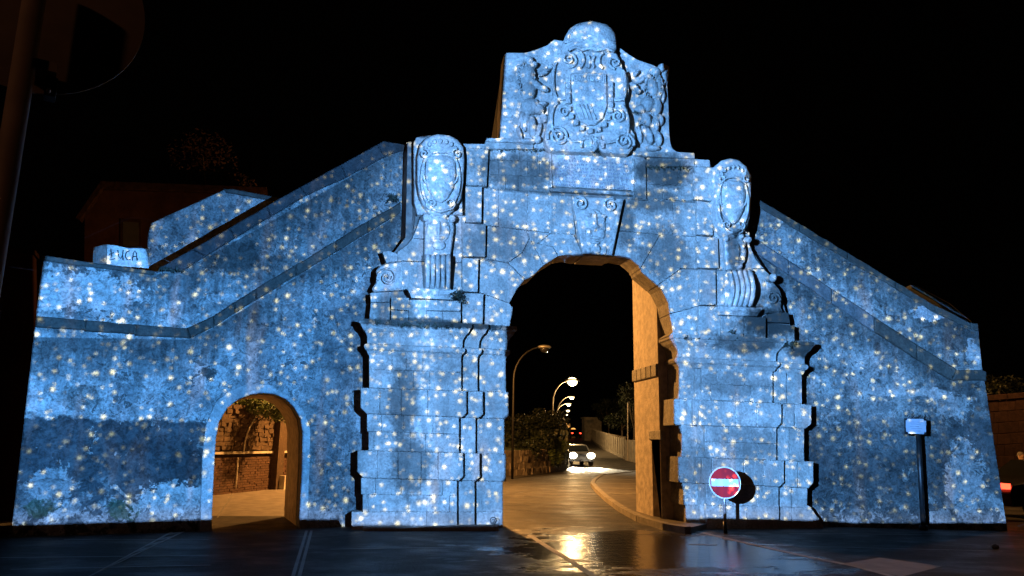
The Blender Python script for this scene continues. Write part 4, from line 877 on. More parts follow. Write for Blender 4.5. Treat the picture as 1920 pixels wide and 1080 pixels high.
# ------------------------------------------------------------------ no-entry sign, plaque, foreground sign
sg_y = -1.05
base = U(1362, 992, sg_y); base.z = 0
sgn = empty('road_sign', base, 'round red no-entry sign with white bar in front of right pier', 'road sign')
c = U(1359, 905, sg_y); top = c.z+.1
b = MB(); b.tube([(base.x, sg_y+.05, 0), (base.x, sg_y+.05, .22)], .034, 14); b.build('pole_sleeve', 'iron_black', sgn, True)
b = MB(); b.tube([(base.x, sg_y+.05, .22), (c.x+.01, sg_y+.05, top)], .030, 14); b.build('pole', 'galvanised', sgn, True)
def disc(cx, y, cz, r, th, ang=0.0, n=48):
    m = Matrix.Rotation(ang, 3, 'Z'); V = []
    for yy in (-th/2, th/2): V += [Vector((cx, y, cz))+m @ Vector((r*math.cos(2*math.pi*i/n), yy, r*math.sin(2*math.pi*i/n))) for i in range(n)]
    return V, [tuple(range(n)), tuple(range(2*n-1, n-1, -1))]+[(i, (i+1) % n, n+(i+1) % n, n+i) for i in range(n)]
TA = R(-12)
rad = 29.5/ (1400/ (c-CAM).dot(fwd))
V, Fs = disc(c.x, sg_y, c.z, rad, .012, TA); mesh('disc', V, Fs, 'sign_white', sgn)
nn_ = Matrix.Rotation(TA, 3, 'Z') @ Vector((0, -1, 0))
V, Fs = disc(c.x+nn_.x*.007, sg_y+nn_.y*.007, c.z, rad*.925, .006, TA); mesh('red_field', V, Fs, 'sign_red', sgn)
b = MB(); b.box((c.x+nn_.x*.012, sg_y+nn_.y*.012, c.z), rad*1.72, .006, rad*.46, TA); b.build('white_bar', 'sign_white', sgn)
b = MB(); b.box((c.x+.01, sg_y+.035, c.z), .12, .05, .04); b.build('clamp', 'galvanised', sgn)

pb = WR.U(1731, 984, .28); pb.z = 0
pq = empty('information_plaque', pb, 'white information plaque in ornate black frame on leaning post', 'plaque')
tp = WR.U(1721, 800, .28)
b = MB(); b.tube([pb, pb+Vector((0, 0, .08)), pb+Vector((0, 0, .1))], [.085, .085, .05], 12); b.build('base', 'iron_black', pq, True)
b = MB(); b.tube([pb+Vector((0, 0, .09)), tp], .05, 14); b.build('post', 'iron_black', pq, True)
def rect(px0, py0, px1, py1): return [(px0, py0), (px1, py0+1), (px1+.5, py1+1), (px0+.8, py1)]
prism('frame', WR, rect(1697, 784, 1737, 814), .36, .04, 'iron_black', pq, .004, 0)
prism('plate', WR, [(1701, 785), (1732, 785.5), (1732, 788), (1736, 789), (1736.5, 810), (1733, 811), (1733, 814), (1703, 813), (1703, 810), (1699, 809), (1698.5, 788), (1701, 788)], .368, .02, 'plaque', pq, .002, 0)
for k in range(5): strip('text_line', WR, [(1706+k % 2*2, 791+k*4.2), (1729-k % 3*3, 791.5+k*4.2)], .369, .0035, 'ink', pq, 4)
for i in range(6): spiral('scrollwork', WR, 1702+i*6, 781, 3, .34, 'iron_black', pq, 1.1, .008, R(90), (-1)**i)

ps = 2.28
def atd(px, py, d): q = fwd*F+rt*(px-960)+up*(540-py); return CAM+q*(d/F)
pc = atd(40, 150, 2.15)
fs = empty('road_sign', (pc.x, pc.y, 0), 'dark back of round road sign on pole at top left corner', 'road sign')
b = MB(); b.tube([(pc.x, pc.y, -.05), (pc.x, pc.y, 3.02)], .03, 18); b.build('pole', 'sign_back', fs, True)
dcn = atd(68, 0, 2.28); 
V, Fs = disc(dcn.x, dcn.y, dcn.z, .3, .004, R(24), 64); mesh('disc', V, Fs, 'sign_back', fs)
bp = atd(95, 168, 2.24)
b = MB(); b.box((bp.x, bp.y, bp.z), .03, .05, .06, R(24)); b.build('bracket', 'iron_black', fs)
b = MB(); b.box(((bp.x+pc.x)/2, (bp.y+pc.y)/2, pc.z+.06), .09, .07, .03, R(24)); b.build('clamp', 'sign_back', fs)
b = MB(); q = atd(91, 170, 2.2); b.ell(q, Vector((.006, 0, 0)), Vector((0, .006, 0)), Vector((0, 0, .009))); b.build('bolt', 'galvanised', fs, True)

# ------------------------------------------------------------------ foliage helpers
def foliage(name, parent, lumps, n, size, mat, seed=1, narrow=.45):
    rr = random.Random(seed); b = MB()
    for (c, rx, ry, rz) in lumps:
        for i in range(n):
            d = Vector((rr.gauss(0, 1), rr.gauss(0, 1), rr.gauss(0, 1))).normalized()*(rr.random()**.45)
            p = Vector((c[0]+d.x*rx, c[1]+d.y*ry, c[2]+d.z*rz))
            u = Vector((rr.uniform(-1, 1), rr.uniform(-1, 1), rr.uniform(-.8, .8))).normalized()*size*rr.uniform(.5, 1.2); v = u.orthogonal().normalized(); v = Matrix.Rotation(rr.uniform(0, 6.3), 3, u.normalized()) @ v*size*narrow*rr.uniform(.6, 1.1)
            b.add([p-u, p+v, p+u, p-v], [(0, 1, 2, 3)])
    return prop(b.build(name, mat, parent), kind='stuff')
def tree(loc, h, r, label, mat='leaf_dark', n=420, seed=1, size=.16, group=None, trunk=.14):
    e = empty('tree', loc, label, 'tree', group); rr = random.Random(seed); L = Vector(loc)
    b = MB(); b.tube([L+Vector((0, 0, -.1)), L+Vector((.1, 0, h*.35)), L+Vector((0, .1, h*.7))], [trunk, trunk*.75, trunk*.3], 8)
    lumps = []
    for i in range(9):
        q = rr.uniform(0, 6.28); d = r*rr.uniform(.2, .75); c = L+Vector((math.cos(q)*d, math.sin(q)*d, h*rr.uniform(.5, .95)))
        b.tube([L+Vector((0, 0, h*.4)), L.lerp(c, .6)+Vector((0, 0, h*.12)), c], [trunk*.4, trunk*.25, .02], 5)
        lumps.append((c, r*rr.uniform(.28, .48), r*rr.uniform(.28, .48), r*rr.uniform(.22, .42)))
    b.build('trunk', 'bark', e, True); foliage('crown', e, lumps, n, size, mat, seed)
    return e

# ------------------------------------------------------------------ street behind the arch
def street_lamp(px_head, py_head, px_pole, d, label, lit='lamp_glow', power=900, col=(1, .62, .25), rad=.22, arm=True, light=True):
    Y = d-15; pm = 'lamp_pole' if lit else 'iron_black'
    hd = U(px_head, py_head, Y); pp = U(px_pole, py_head, Y); g = hill(Y)
    e = empty('street_lamp', (pp.x, Y, g), label, 'street lamp', 'street lamps along the road')
    zt = hd.z; pts = [Vector((pp.x, Y, g-.05)), Vector((pp.x, Y, g+(zt-g)*.5)), Vector((pp.x, Y, zt-1.5))]
    for k in range(1, 9):
        t = k/8; pts.append(Vector((pp.x+(hd.x-pp.x)*(1-math.cos(t*math.pi/2))*1.0, Y, zt-1.5+1.55*math.sin(t*math.pi/2))))
    n = len(pts)
    if arm:
        b = MB(); b.tube(pts, [.06-.03*i/n for i in range(n)], 10); b.build('pole', pm, e, True)
    b = MB(); b.ell(hd+Vector((0, 0, .04)), Vector((rad*1.5, 0, 0)), Vector((0, rad, 0)), Vector((0, 0, .09))); hs = b.build('lamp_head', 'lamp_pole', e, True)
    b = MB(); b.ell(hd-Vector((0, 0, .06)), Vector((rad, 0, 0)), Vector((0, rad*.9, 0)), Vector((0, 0, rad*.8))); b.build('lamp_glass', lit if lit else 'dark_pane', hs, True)
    if lit and light:
        l = bpy.data.lights.new('lamp_light', 'POINT'); l.energy = power; l.color = col; l.shadow_soft_size = .18
        o = bpy.data.objects.new('lamp_light', l); COL.objects.link(o); o.parent = e; o.matrix_parent_inverse = Matrix.Translation(-e.location); o.location = hd-Vector((0, .0, .38))
    return e
street_lamp(1073, 714, 1037, 52, 'tallest lit street lamp with curved arm beyond the arch', power=1800, rad=.38)
street_lamp(1066, 757, 1041, 74, 'lit street lamp with curved arm, third glow from the top', power=1200)
street_lamp(1072, 744, 1045, 68, 'lit street lamp head just below the tallest one', power=900)
street_lamp(1065, 769, 1047, 92, 'lit street lamp low in the curved row, fourth glow', power=900, light=False)
street_lamp(1063, 777, 1051, 110, 'smallest pale lit street lamp at the foot of the row', light=False, rad=.14)
street_lamp(1064, 797, 1058, 120, 'orange street lamp on short post at the far bend', 'lamp_glow_orange', 500, (1, .35, .08), .45, light=False)
street_lamp(1075, 806, 1068, 130, 'lower orange street lamp nearest the hill crest', 'lamp_glow_orange', 500, (1, .35, .08), .5, light=False)
street_lamp(1021, 652, 964, 34, 'unlit street lamp with long curved arm beside left jamb', None)
# the lamp hidden by the left pier that lights passage, yard and road from behind
hl = empty('street_lamp', (-.4, 12.0, 0), 'lit street lamp behind the left pier lighting the passage', 'street lamp', 'street lamps along the road')
b = MB(); b.tube([(-.4, 12.0, -.05), (-.4, 12.0, 5.2), (-.1, 11.8, 6.2), (.8, 11.2, 6.7), (1.3, 10.9, 6.75)], [.08, .07, .06, .05, .045], 10); b.build('pole', 'lamp_pole', hl, True)
b = MB(); b.ell((1.45, 10.8, 6.76), Vector((.3, 0, 0)), Vector((0, .2, 0)), Vector((0, 0, .09))); hh = b.build('lamp_head', 'lamp_pole', hl, True)
b = MB(); b.ell((1.45, 10.8, 6.66), Vector((.2, 0, 0)), Vector((0, .16, 0)), Vector((0, 0, .12))); b.build('lamp_glass', 'lamp_glow', hh, True)
l = bpy.data.lights.new('lamp_light', 'POINT'); l.energy = 12000; l.color = (1, .43, .10); l.shadow_soft_size = .12
o = bpy.data.objects.new('lamp_light', l); COL.objects.link(o); o.parent = hl; o.matrix_parent_inverse = Matrix.Translation(-hl.location); o.location = (1.45, 10.8, 6.35)
# lamp on the square behind the photographer: the dull brown light on everything the projectors miss
sl_ = empty('street_lamp', (-9.5, -22, 0), 'street lamp on the square behind the camera', 'street lamp', 'street lamps along the road')
b = MB(); b.tube([(-9.5, -22, -.05), (-9.5, -22, 6), (-9.2, -21.6, 7), (-8.4, -21, 7.4)], [.08, .07, .06, .05], 10); b.build('pole', 'lamp_pole', sl_, True)
b = MB(); b.ell((-8.2, -20.8, 7.4), Vector((.3, 0, 0)), Vector((0, .2, 0)), Vector((0, 0, .09))); b.build('lamp_head', 'lamp_pole', sl_, True)
l = bpy.data.lights.new('lamp_light', 'POINT'); l.energy = 420; l.color = (1, .42, .18); l.shadow_soft_size = .2
o = bpy.data.objects.new('lamp_light', l); COL.objects.link(o); o.parent = sl_; o.matrix_parent_inverse = Matrix.Translation(-sl_.location); o.location = (-8.2, -20.8, 7.1)

rl = empty('street_lamp', (19, 2.6, 0), 'street lamp out of view right of the block wall', 'street lamp', 'street lamps along the road')
b = MB(); b.tube([(19, 2.6, -.05), (19, 2.6, 5), (18.7, 2.6, 6), (17.8, 2.6, 6.4)], [.08, .07, .06, .05], 10); b.build('pole', 'lamp_pole', rl, True)
b = MB(); b.ell((17.6, 2.6, 6.4), Vector((.3, 0, 0)), Vector((0, .2, 0)), Vector((0, 0, .09))); b.build('lamp_head', 'lamp_pole', rl, True)
l = bpy.data.lights.new('lamp_light', 'POINT'); l.energy = 420; l.color = (1, .45, .14); l.shadow_soft_size = .2
o = bpy.data.objects.new('lamp_light', l); COL.objects.link(o); o.parent = rl; o.matrix_parent_inverse = Matrix.Translation(-rl.location); o.location = (17.6, 2.6, 6.1)
# retaining bank with rubble facing and shrubs, left of the road
bankp = [G(946, 893), G(985, 891), G(1030, 886), G(1062, 880), G(1074, 873)]
bank = empty('retaining_wall', bankp[2], 'low rubble retaining wall under the bushes left of the road', 'retaining wall')
for i in range(len(bankp)-1):
    a, b_ = bankp[i], bankp[i+1]; L = (b_-a).length; t = (b_-a).normalized(); nrm = Vector((t.y, -t.x, 0))
    z = 0; 
    for course_ in range(4):
        x = -random.uniform(0, .3)
        hgt = random.uniform(.26, .36)
        while x < L:
            ww = random.uniform(.35, .7); m = MB(); cpt = a+t*(x+ww/2)-nrm*(.15+.08*course_)
            m.box((cpt.x, cpt.y, z+hgt/2), ww*.96, .35+random.uniform(-.05, .05), hgt*.95, math.atan2(t.y, t.x)+random.uniform(-.06, .06))
            for k, v in enumerate(m.v): m.v[k] = (v[0]+random.uniform(-.03, .03), v[1]+random.uniform(-.03, .03), v[2]+random.uniform(-.02, .02))
            m.build('rubble_stone', 'rubble', bank); x += ww
        z += hgt
# bank earth
bk = [p+Vector((-.3, .3, 0)) for p in bankp]
far = [Vector((p.x-14, p.y+16, 0)) for p in bankp]
V = [Vector((p.x, p.y, 1.2)) for p in bk]+[Vector((p.x, p.y, 3.6)) for p in far]+[Vector((p.x, p.y, -.1)) for p in bk]
n = len(bk)
ob = mesh('hillside', V, [(i, i+1, n+i+1, n+i) for i in range(n-1)]+[(i, i+1, 2*n+i+1, 2*n+i) for i in range(n-1)], 'grass'); prop(ob, kind='structure')
def bush(px, py, d, rx, rz, label, mat, n, seed, size):
    c = U(px, py, d-15); e = empty('bush', (c.x, c.y, 0), label, 'bush', 'bushes on the bank'); rr = random.Random(seed)
    lumps = [(c+Vector((rr.uniform(-.6, .6)*rx, rr.uniform(-.6, .6)*rx, rr.uniform(-.6, .6)*rz)), rx*.5, rx*.5, rz*.5) for i in range(6)]
    m = MB()
    for q in lumps: m.tube([Vector((c.x, c.y, min(1.0, c.z*.3))), Vector((c.x, c.y, c.z*.6)), q[0]], [.06, .04, .015], 5)
    m.build('stems', 'bark', e); foliage('leaves', e, lumps, n, size, mat, seed)
bush(965, 850, 40, 1.6, 1.1, 'dark dense bush against the left jamb', 'leaf_dark', 700, 3, .12)
bush(1000, 845, 42, 1.5, 1.3, 'dark bush in the middle of the bank', 'leaf_dark', 700, 4, .12)
bush(1030, 850, 43, 1.2, .9, 'green bush low on the bank beside the road', 'leaf_green', 700, 5, .09)
bush(1020, 810, 47, 1.9, 1.6, 'tall dark bush behind the bank under the lamps', 'leaf_dark', 900, 6, .13)
bush(975, 800, 48, 2.0, 1.8, 'tallest black bush left of the lamps', 'leaf_dark', 800, 8, .13)
# prickly pears by the roadside: flat pads
pp_ = U(1050, 835, 31); cac = empty('cactus', (pp_.x, pp_.y, 0), 'pale prickly pear clump by the road under the lamps', 'cactus'); rr = random.Random(5)
for i in range(46):
    cpt = U(1050+rr.uniform(-14, 15), 836+rr.uniform(-26, 20), 31+rr.uniform(-.6, .6)); m = MB(); q = rr.uniform(-.7, .7); yw = rr.uniform(-.8, .8)
    ax = Vector((math.cos(q)*math.cos(yw), math.sin(yw)*math.cos(q), math.sin(q)))*.12; az = Vector((-math.sin(q), 0, math.cos(q)))*.19
    m.ell(cpt, ax, ax.cross(az).normalized()*.02, az, 8, 5); m.build('cactus_pad', 'leaf_agave', cac, True)
m = MB()
for i in range(7): m.tube([(pp_.x+rr.uniform(-.5, .5), pp_.y, .2), (pp_.x+rr.uniform(-.5, .5), pp_.y, 1.6)], .05, 6)
m.build('stems', 'leaf_agave', cac)

# panel fence on the right of the road
fb = [(1172, 867), (1133, 850), (1118, 838), (1108, 829), (1100, 821)]
fd = [62, 80, 96, 112, 130]
fp = []
for (px, py), d in zip(fb, fd): q = U(px, py, d-15); fp.append(Vector((q.x, q.y, hill(q.y))))
fence = empty('panel_fence', fp[0], 'pale concrete panel fence climbing right of the road', 'fence')
for i in range(len(fp)-1):
    a, b_ = fp[i], fp[i+1]; L = (b_-a).length; t = (b_-a); t.z = 0; t.normalize(); ang = math.atan2(t.y, t.x); k = [11, 9, 6, 4][i]
    for j in range(k):
        p = a.lerp(b_, (j+.5)/k); m = MB(); m.box((p.x, p.y, hill(p.y)+.85+random.uniform(-.05, .05)), L/k*.70, .06, 1.7, ang); m.build('fence_panel', 'concrete', fence)
        p = a.lerp(b_, j/k); m = MB(); m.box((p.x, p.y, hill(p.y)+.9), .14, .16, 1.9, ang); m.build('fence_post', 'concrete', fence)
    m = MB(); p = a.lerp(b_, .5); V = []
    for q, sx in ((a, -1), (b_, 1)):
        s = Vector((-t.y, t.x, 0))*.16
        V += [q+s+Vector((0, 0, .22)), q-s+Vector((0, 0, .22)), q-s-Vector((0, 0, .2)), q+s-Vector((0, 0, .2))]
    mesh('plinth', V, [(0, 1, 2, 3), (7, 6, 5, 4), (0, 4, 5, 1), (1, 5, 6, 2), (2, 6, 7, 3), (3, 7, 4, 0)], 'concrete', fence)
# verge and kerb along the fence
verge = mesh('verge', [Vector((q.x, q.y, hill(q.y)+.03)) for q in [Vector((p.x-3.4*(1-i*.17), p.y, 0)) for i, p in enumerate(fp)]+fp[::-1]], [tuple(range(10))], 'pavement'); prop(verge, kind='structure')
bf = empty('boundary_wall', U(1186, 870, 44), 'dim boundary wall right of the road beside the passage', 'wall')
q0 = U(1174, 868, 45); q1 = U(1215, 880, 38)
for j in range(5):
    a = q0.lerp(q1, j/5); b_ = q0.lerp(q1, (j+.95)/5); m = MB(); m.box(((a.x+b_.x)/2, (a.y+b_.y)/2, .95), (b_-a).length, .18, 1.9, math.atan2(b_.y-a.y, b_.x-a.x)); m.build('wall_panel', 'concrete', bf)
m = MB(); m.tube([U(1177, 870, 44)*1.0, U(1177, 755, 44)], .07, 8); pol = m.build('utility_pole', 'lamp_pole'); prop(pol, 'slim grey utility pole beside the right passage wall', 'pole')
gp = U(1102, 812, 95); gh = empty('gate_pillar', (gp.x, gp.y, hill(gp.y)), 'pale masonry pillar at the far end of the fence', 'pillar')
m = MB(); m.box((gp.x+.6, gp.y, hill(gp.y)+1.6), 2.6, 1.6, 3.2); m.build('shaft', 'concrete', gh); m = MB(); m.box((gp.x+.6, gp.y, hill(gp.y)+3.3), 2.9, 1.9, .2); m.build('cap', 'concrete', gh)
for i, (px, d, h, r_) in enumerate(((1150, 78, 5.5, 2.4), (1172, 70, 6.5, 2.6), (1128, 100, 6, 2.6))):
    q = U(px, 830, d-15); tree((q.x+1.5, q.y+2, hill(q.y)), h, r_, ('dark tree behind the near fence panels', 'tall dark tree nearest the passage wall', 'far dark tree behind the upper fence')[i], 'leaf_dark', 300, 20+i, .2, 'trees behind the fence')

# oncoming car with dazzling headlights
cg = U(1078, 870, 37); cx, cy = cg.x, 37.0; gz = hill(cy)
car = empty('car', (cx, cy, gz), 'oncoming car with dazzling headlights on the wet road', 'car')
def car_body(parent, cx, cy, gz, ang, paint):
    m = Matrix.Rotation(ang, 4, 'Z'); m.translation = Vector((cx, cy, gz))
    def T_(P): return [m @ Vector(p) for p in P]
    prof = [(-2.0, .32), (-2.05, .62), (-1.95, .82), (-1.1, .95), (-.55, 1.38), (.75, 1.44), (1.45, 1.02), (1.95, .95), (2.02, .6), (1.98, .32)]
    V = []; n = len(prof)
    for y, s in ((-.85, .96), (-.78, 1.0), (.78, 1.0), (.85, .96)):
        for x, z in prof: V.append((x, y*(1.0 if z < 1.0 else .86), .32+(z-.32)*s))
    Fs = [tuple(range(n)), tuple(range(4*n-1, 3*n-1, -1))]
    for k in range(3):
        for i in range(n): j = (i+1) % n; Fs.append((k*n+i, k*n+j, (k+1)*n+j, (k+1)*n+i))
    body = mesh('body', T_(V), Fs, paint, parent)
    for P in ([(-1.08, -.7, .99), (-1.08, .7, .99), (-.6, .62, 1.34), (-.6, -.62, 1.34)], [(1.42, -.7, 1.06), (1.42, .7, 1.06), (.8, .62, 1.4), (.8, -.62, 1.4)]):
        s = -1 if P[0][0] < 0 else 1
        mesh('window', T_([(p[0]+s*.03, p[1], p[2]+.02) for p in P]+[(p[0]-s*.02, p[1], p[2]-.02) for p in P]), [(0, 1, 2, 3), (7, 6, 5, 4), (0, 4, 5, 1), (1, 5, 6, 2), (2, 6, 7, 3), (3, 7, 4, 0)], 'car_glass', parent)
    for s in (-1, 1):
        P = [(-.85, s*.80, .98), (1.25, s*.80, 1.02), (.7, s*.745, 1.36), (-.5, s*.745, 1.33)]
        mesh('window', T_([(p[0], p[1]+s*.012, p[2]) for p in P]+[(p[0], p[1]-s*.02, p[2]) for p in P]), [(0, 1, 2, 3), (7, 6, 5, 4), (0, 4, 5, 1), (1, 5, 6, 2), (2, 6, 7, 3), (3, 7, 4, 0)], 'car_glass', parent)
        for x in (-1.3, 1.28):
            b = MB(); pts = [m @ Vector((x, s*.70, .32)), m @ Vector((x, s*.88, .32))]; b.tube(pts, .32, 20); wh = b.build('wheel', 'rubber', parent)
            b = MB(); pts = [m @ Vector((x, s*.85, .32)), m @ Vector((x, s*.89, .32))]; b.tube(pts, .19, 16); b.build('rim', 'galvanised', wh)
    return m
mm = car_body(car, cx, cy, gz, R(90), 'car_grey')
for s in (-1, 1):
    p = mm @ Vector((-2.06, s*.62, .70)); b = MB(); b.ell(p, Vector((.27, 0, 0)), Vector((0, .08, 0)), Vector((0, 0, .2))); b.build('headlight', 'headlight_glow', car, True)
    l = bpy.data.lights.new('headlight_beam', 'SPOT'); l.energy = 16000; l.color = (1, .84, .55); l.spot_size = R(45); l.spot_blend = .5; l.shadow_soft_size = .12
    o = bpy.data.objects.new('headlight_beam', l); COL.objects.link(o); o.parent = car; o.matrix_parent_inverse = Matrix.Translation(-car.location)
    o.matrix_world = Matrix.Translation(p+Vector((0, -.12, 0))) @ Vector((0, -1, -.43)).to_track_quat('-Z', 'Y').to_matrix().to_4x4()
# car far up the hill
q = U(1075, 815, 105); fc = empty('car', (q.x, 105, hill(105)), 'distant car showing red tail lights near the hill crest', 'car')
mm = car_body(fc, q.x, 105, hill(105), R(90), 'car_paint')
for s in (-1, 1):
    b = MB(); b.ell(mm @ Vector((-2.08, s*.66, .8)), Vector((.16, 0, 0)), Vector((0, .06, 0)), Vector((0, 0, .1))); b.build('tail_light', 'tail_glow', fc, True)
q = U(1091, 817, 110)
# parked dark car cut by the right edge
e0 = U(1893, 960, 1.2); pk = empty('car', (e0.x+2.1, 2.1, 0), 'dark parked car with red tail light at right edge', 'car')
mm = car_body(pk, e0.x+2.15, 2.1, 0, 0.0, 'car_paint')
for s in (-1, 1):
    m = MB(); p = mm @ Vector((-2.03, s*.66, .78)); m.box(p, .10, .34, .13); m.build('tail_light', 'tail_glow', pk)
# person beside the car
hp = U(1914, 856, 3.6); per = empty('person', (hp.x, 3.6, 0), 'person in dark jacket standing by the parked car', 'person')
bm = bmesh.new(); skin = bm.verts.layers.skin.verify()
S = hp.z/1.5
J = {'pel': (0, 0, .88, .15), 'wai': (0, 0, 1.02, .14), 'che': (0, 0, 1.2, .17), 'nec': (0, 0, 1.36, .065), 'hea': (0, -.02, 1.40, .07),
     'lsh': (.19, 0, 1.29, .075), 'lel': (.24, .02, 1.03, .055), 'lwr': (.22, -.08, .82, .04), 'lha': (.21, -.11, .74, .035), 'rsh': (-.19, 0, 1.29, .075), 'rel': (-.24, .02, 1.03, .055), 'rwr': (-.22, -.08, .82, .04), 'rha': (-.21, -.11, .74, .035),
     'lhi': (.1, 0, .8, .1), 'lkn': (.1, -.01, .46, .07), 'lan': (.1, .01, .08, .05), 'lfo': (.11, -.13, .04, .04), 'rhi': (-.1, 0, .8, .1), 'rkn': (-.1, -.01, .46, .07), 'ran': (-.1, .01, .08, .05), 'rfo': (-.11, -.13, .04, .04)}
vv = {}
for k, (x, y, z, r_) in J.items():
    v = bm.verts.new((hp.x+x*S, 3.6+y*S, z*S)); v[skin].radius = (r_*S, r_*S); v[skin].use_root = (k == 'pel'); vv[k] = v
for a, b_ in ('pel wai', 'wai che', 'che nec', 'nec hea', 'che lsh', 'lsh lel', 'lel lwr', 'lwr lha', 'che rsh', 'rsh rel', 'rel rwr', 'rwr rha', 'pel lhi', 'lhi lkn', 'lkn lan', 'lan lfo', 'pel rhi', 'rhi rkn', 'rkn ran', 'ran rfo') and [x.split() for x in ('pel wai', 'wai che', 'che nec', 'nec hea', 'che lsh', 'lsh lel', 'lel lwr', 'lwr lha', 'che rsh', 'rsh rel', 'rel rwr', 'rwr rha', 'pel lhi', 'lhi lkn', 'lkn lan', 'lan lfo', 'pel rhi', 'rhi rkn', 'rkn ran', 'ran rfo')]:
    bm.edges.new((vv[a], vv[b_]))
me = bpy.data.meshes.new('body'); bm.to_mesh(me); bm.free(); o = link('body', me, 'jacket', per)
o.modifiers.new('skin', 'SKIN'); sd = o.modifiers.new('sub', 'SUBSURF'); sd.levels = 2; sd.render_levels = 2
hv = Vector((hp.x, 3.58, hp.z))
blob = MB()
for (dx, dy, dz, rx, ry, rz) in ((0, 0, 0, .075, .095, .115), (0, -.085, -.01, .016, .025, .02), (0, -.05, -.07, .05, .05, .045), (.076, 0, 0, .015, .025, .03), (-.076, 0, 0, .015, .025, .03), (.03, -.085, .02, .014, .01, .01), (-.03, -.085, .02, .014, .01, .01), (0, -.088, -.05, .025, .012, .008), (0, .0, -.12, .05, .05, .06)):
    blob.ell(hv+Vector((dx, dy, dz))*S, Vector((rx*S, 0, 0)), Vector((0, ry*S, 0)), Vector((0, 0, rz*S)))
o = blob.build('head', 'skin', per, True); md = o.modifiers.new('join', 'REMESH'); md.mode = 'VOXEL'; md.voxel_size = .008; md.use_smooth_shade = True
blob = MB(); blob.ell(hv+Vector((0, .02, .04))*S, Vector((.085*S, 0, 0)), Vector((0, .1*S, 0)), Vector((0, 0, .095*S)), 16, 10); blob.build('hair', 'hair', per, True)

# ------------------------------------------------------------------ yard behind the small doorway
ya_ = G(396, 929); yb_ = G(536, 914)
yw = empty('yard_wall', ya_, 'ruined brick wall seen through the small arched doorway', 'wall')
t = (yb_-ya_).normalized(); ang = math.atan2(t.y, t.x); YP = Plane((ya_.x, ya_.y), ang)
Lw = (yb_-ya_).length
m = MB(); c = ya_.lerp(yb_, .3)-YP.n*.3; m.box((c.x, c.y, 1.1), Lw*2.0, .5, 2.2, ang); m.build('wall_core', 'yard_rubble', yw)
bm0 = None; cnt = 0
bw, bh = .26, .075
for r in range(15):
    x = -1.2+(r % 2)*bw/2
    while x < Lw*1.02 and cnt < 290:
        if bm0 is None:
            q = MB(); q.box((0, 0, 0), bw*.95, .12, bh*.86); bo = q.build('brick', 'brick', yw); bm0 = bo.data
        else:
            bo = bpy.data.objects.new('brick', bm0); COL.objects.link(bo); bo.parent = yw; bo.matrix_parent_inverse = Matrix.Translation(-yw.location)
        p = YP.at(x+bw/2, bh*(r+.5), .02+random.uniform(-.012, .015)); bo.location = p; bo.rotation_euler = (0, 0, ang+random.uniform(-.03, .03)); x += bw; cnt += 1
zc = bh*15+.03
m = MB(); c = YP.at(Lw*.45, zc+.03, .03); m.box(c, Lw*1.7, .2, .07, ang); m.build('ledge', 'concrete', yw)
for r in range(10):
    x = -1.2
    while x < Lw*.86:
        ww = random.uniform(.12, .32); q = MB(); hh_ = .135; cpt = YP.at(x+ww/2, zc+.1+hh_*(r+.5), -.05); q.box(cpt, ww*.98, .3+random.uniform(-.06, .06), hh_*.98, ang)
        for k, v in enumerate(q.v): q.v[k] = (v[0]+random.uniform(-.02, .02), v[1]+random.uniform(-.02, .02), v[2]+random.uniform(-.02, .02))
        q.build('rubble_stone', 'yard_rubble', yw); x += ww
q = MB(); q.box(YP.at(Lw*.76, 1.35, .06), .4, .5, 2.7, ang); q.build('pier', 'yard_rubble', yw)
q = MB(); q.box(YP.at(Lw*.78, .22, .4), .2, .2, .44, ang); q.build('pier_foot', 'concrete', yw)
strip('pipe', YP, [(442, 915), (445, 880), (446, 858)], .12, .022, 'white_pipe', yw)
strip('pipe', YP, [(457, 848), (460, 825), (467, 803), (478, 785)], .16, .022, 'white_pipe', yw)
gc = U(468, 762, 9.5)
yb = empty('bush', (gc.x, gc.y, 0), 'green shrub spilling over the ruined yard wall', 'bush', None)
foliage('leaves', yb, [(gc+Vector((dx, 0, dz)), .8, .6, .35) for dx, dz in ((-.9, -.05), (-.2, .1), (.5, 0), (1.1, -.15))], 900, .07, 'leaf_green', 9)
m = MB(); [m.tube([(gc.x, gc.y+.6, 2.0), (gc.x+dx*.5, gc.y+.4, 2.4), (gc.x+dx, gc.y, gc.z)], [.025, .02, .01], 6) for dx in (-.9, -.2, .5, 1.1)]; m.build('stems', 'bark', yb)
fl = mesh('yard_line', [G(406, 971)+Vector((0, 0, .005)), G(409, 971)+Vector((0, 0, .005)), G(441, 921)+Vector((0, 0, .005)), G(439.5, 921)+Vector((0, 0, .005))], [(0, 1, 2, 3)], 'white_line'); prop(fl, kind='structure')
yd = sheet('yard_floor', [Vector((-8, 2.2, 0)), Vector((-.5, 2.2, 0)), Vector((-.5, 16, 0)), Vector((-8, 16, 0))], .003, 'yard_ground'); prop(yd, kind='structure')

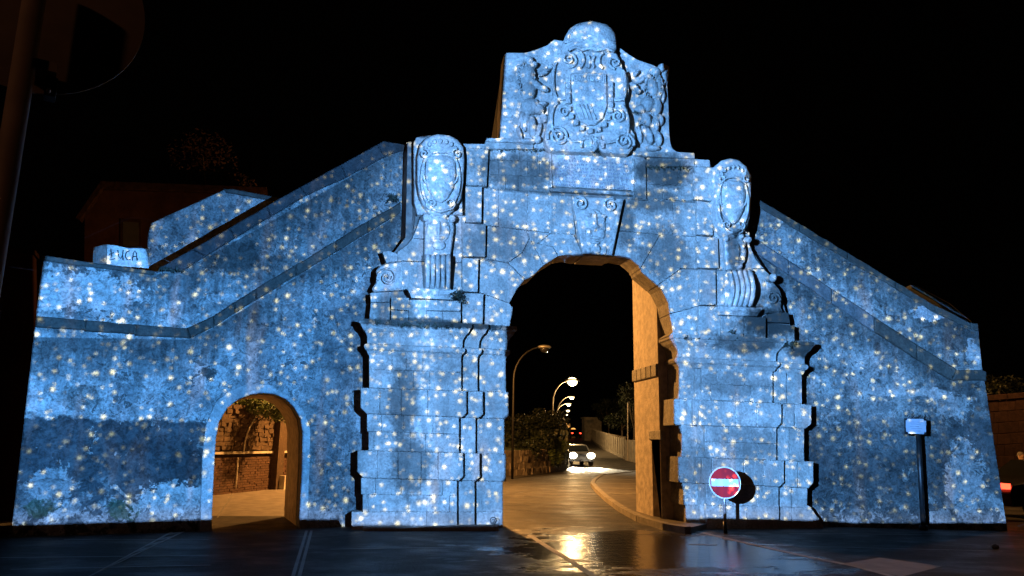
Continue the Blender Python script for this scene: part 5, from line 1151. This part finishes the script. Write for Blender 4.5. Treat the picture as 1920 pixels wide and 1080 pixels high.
# ------------------------------------------------------------------ dim surroundings left and right
BW = Plane((14, 5.5), R(-4))
bwl = empty('block_wall', BW.U(1885, 900), 'brown block wall with coping behind right wing', 'wall')
for r in range(6):
    x = 1846-(r % 2)*14
    while x < 1960:
        ww = random.choice((26, 32, 38)); y0 = 753+r*21
        prism('stone_block', BW, [(x, y0-(x-1846)*.08), (x+ww, y0-(x+ww-1846)*.08), (x+ww, y0+20.4-(x+ww-1846)*.07), (x, y0+20.4-(x-1846)*.07)], random.uniform(-.01, .01), .4, 'brick', bwl, .012, .004, .004); x += ww
m = prism('wall_foot', BW, [(1800, 880), (1990, 868), (1990, 990), (1800, 990)], -.01, .4, 'rubble', bwl, .01, 0)
for i in range(3): prism('coping_stone', BW, [(1840+i*50, 742-i*4), (1889+i*50, 738-i*4), (1889+i*50, 749-i*4), (1840+i*50, 753-i*4)], .06, .5, 'brick', bwl, .015, .003)
bc = U(1872, 722, 8.5); rb_ = empty('bush', (bc.x, bc.y, 0), 'dim brown bush above the block wall', 'bush')
foliage('leaves', rb_, [(bc+Vector((dx, 0, 0)), .6, .5, .35) for dx in (-.3, .4)], 260, .08, 'leaf_dark', 12)
m = MB(); m.tube([(bc.x, bc.y, 0), (bc.x, bc.y, bc.z)], [.07, .03], 6); m.build('stems', 'bark', rb_)
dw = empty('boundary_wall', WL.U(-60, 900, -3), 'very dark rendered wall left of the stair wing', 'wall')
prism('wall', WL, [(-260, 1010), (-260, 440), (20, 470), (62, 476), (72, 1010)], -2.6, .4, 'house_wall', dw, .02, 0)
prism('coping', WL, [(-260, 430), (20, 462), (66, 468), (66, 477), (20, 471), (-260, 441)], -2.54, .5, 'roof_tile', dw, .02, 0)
HP = Plane((-9, 17.0), R(6))
hs = empty('house', (-12, 17.5, 0), 'dark brown house barely seen behind the left wing', 'house')
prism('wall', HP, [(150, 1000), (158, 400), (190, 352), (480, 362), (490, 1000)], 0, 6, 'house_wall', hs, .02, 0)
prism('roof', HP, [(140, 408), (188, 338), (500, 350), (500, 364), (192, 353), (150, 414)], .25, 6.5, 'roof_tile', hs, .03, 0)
for (x, y) in ((225, 410), (310, 412)):
    wn = prism('window', HP, [(x, y), (x+40, y+2), (x+40, y+62), (x, y+60)], .03, .1, 'roof_tile', hs, .01, 0)
    prism('pane', HP, [(x+5, y+5), (x+35, y+7), (x+35, y+57), (x+5, y+55)], .04, .05, 'dark_pane', wn, .005, 0)
q = U(450, 330, 20); tree((q.x, q.y, 0), q.z+1.2, 3.2, 'dim orange-lit tree crown behind the left stair wing', 'leaf_dry', 900, 31, .10)
st = MB(); q = G(1866, 1029)
st.ell(q+Vector((0, 0, .03)), Vector((.07, 0, 0)), Vector((0, .05, 0)), Vector((0, 0, .045)), 8, 6)
for k, v in enumerate(st.v): st.v[k] = (v[0]+random.uniform(-.012, .012), v[1]+random.uniform(-.012, .012), v[2]+random.uniform(-.01, .01))
prop(st.build('loose_stone', 'rubble'), 'small loose stone lying on the wet road at right', 'stone')
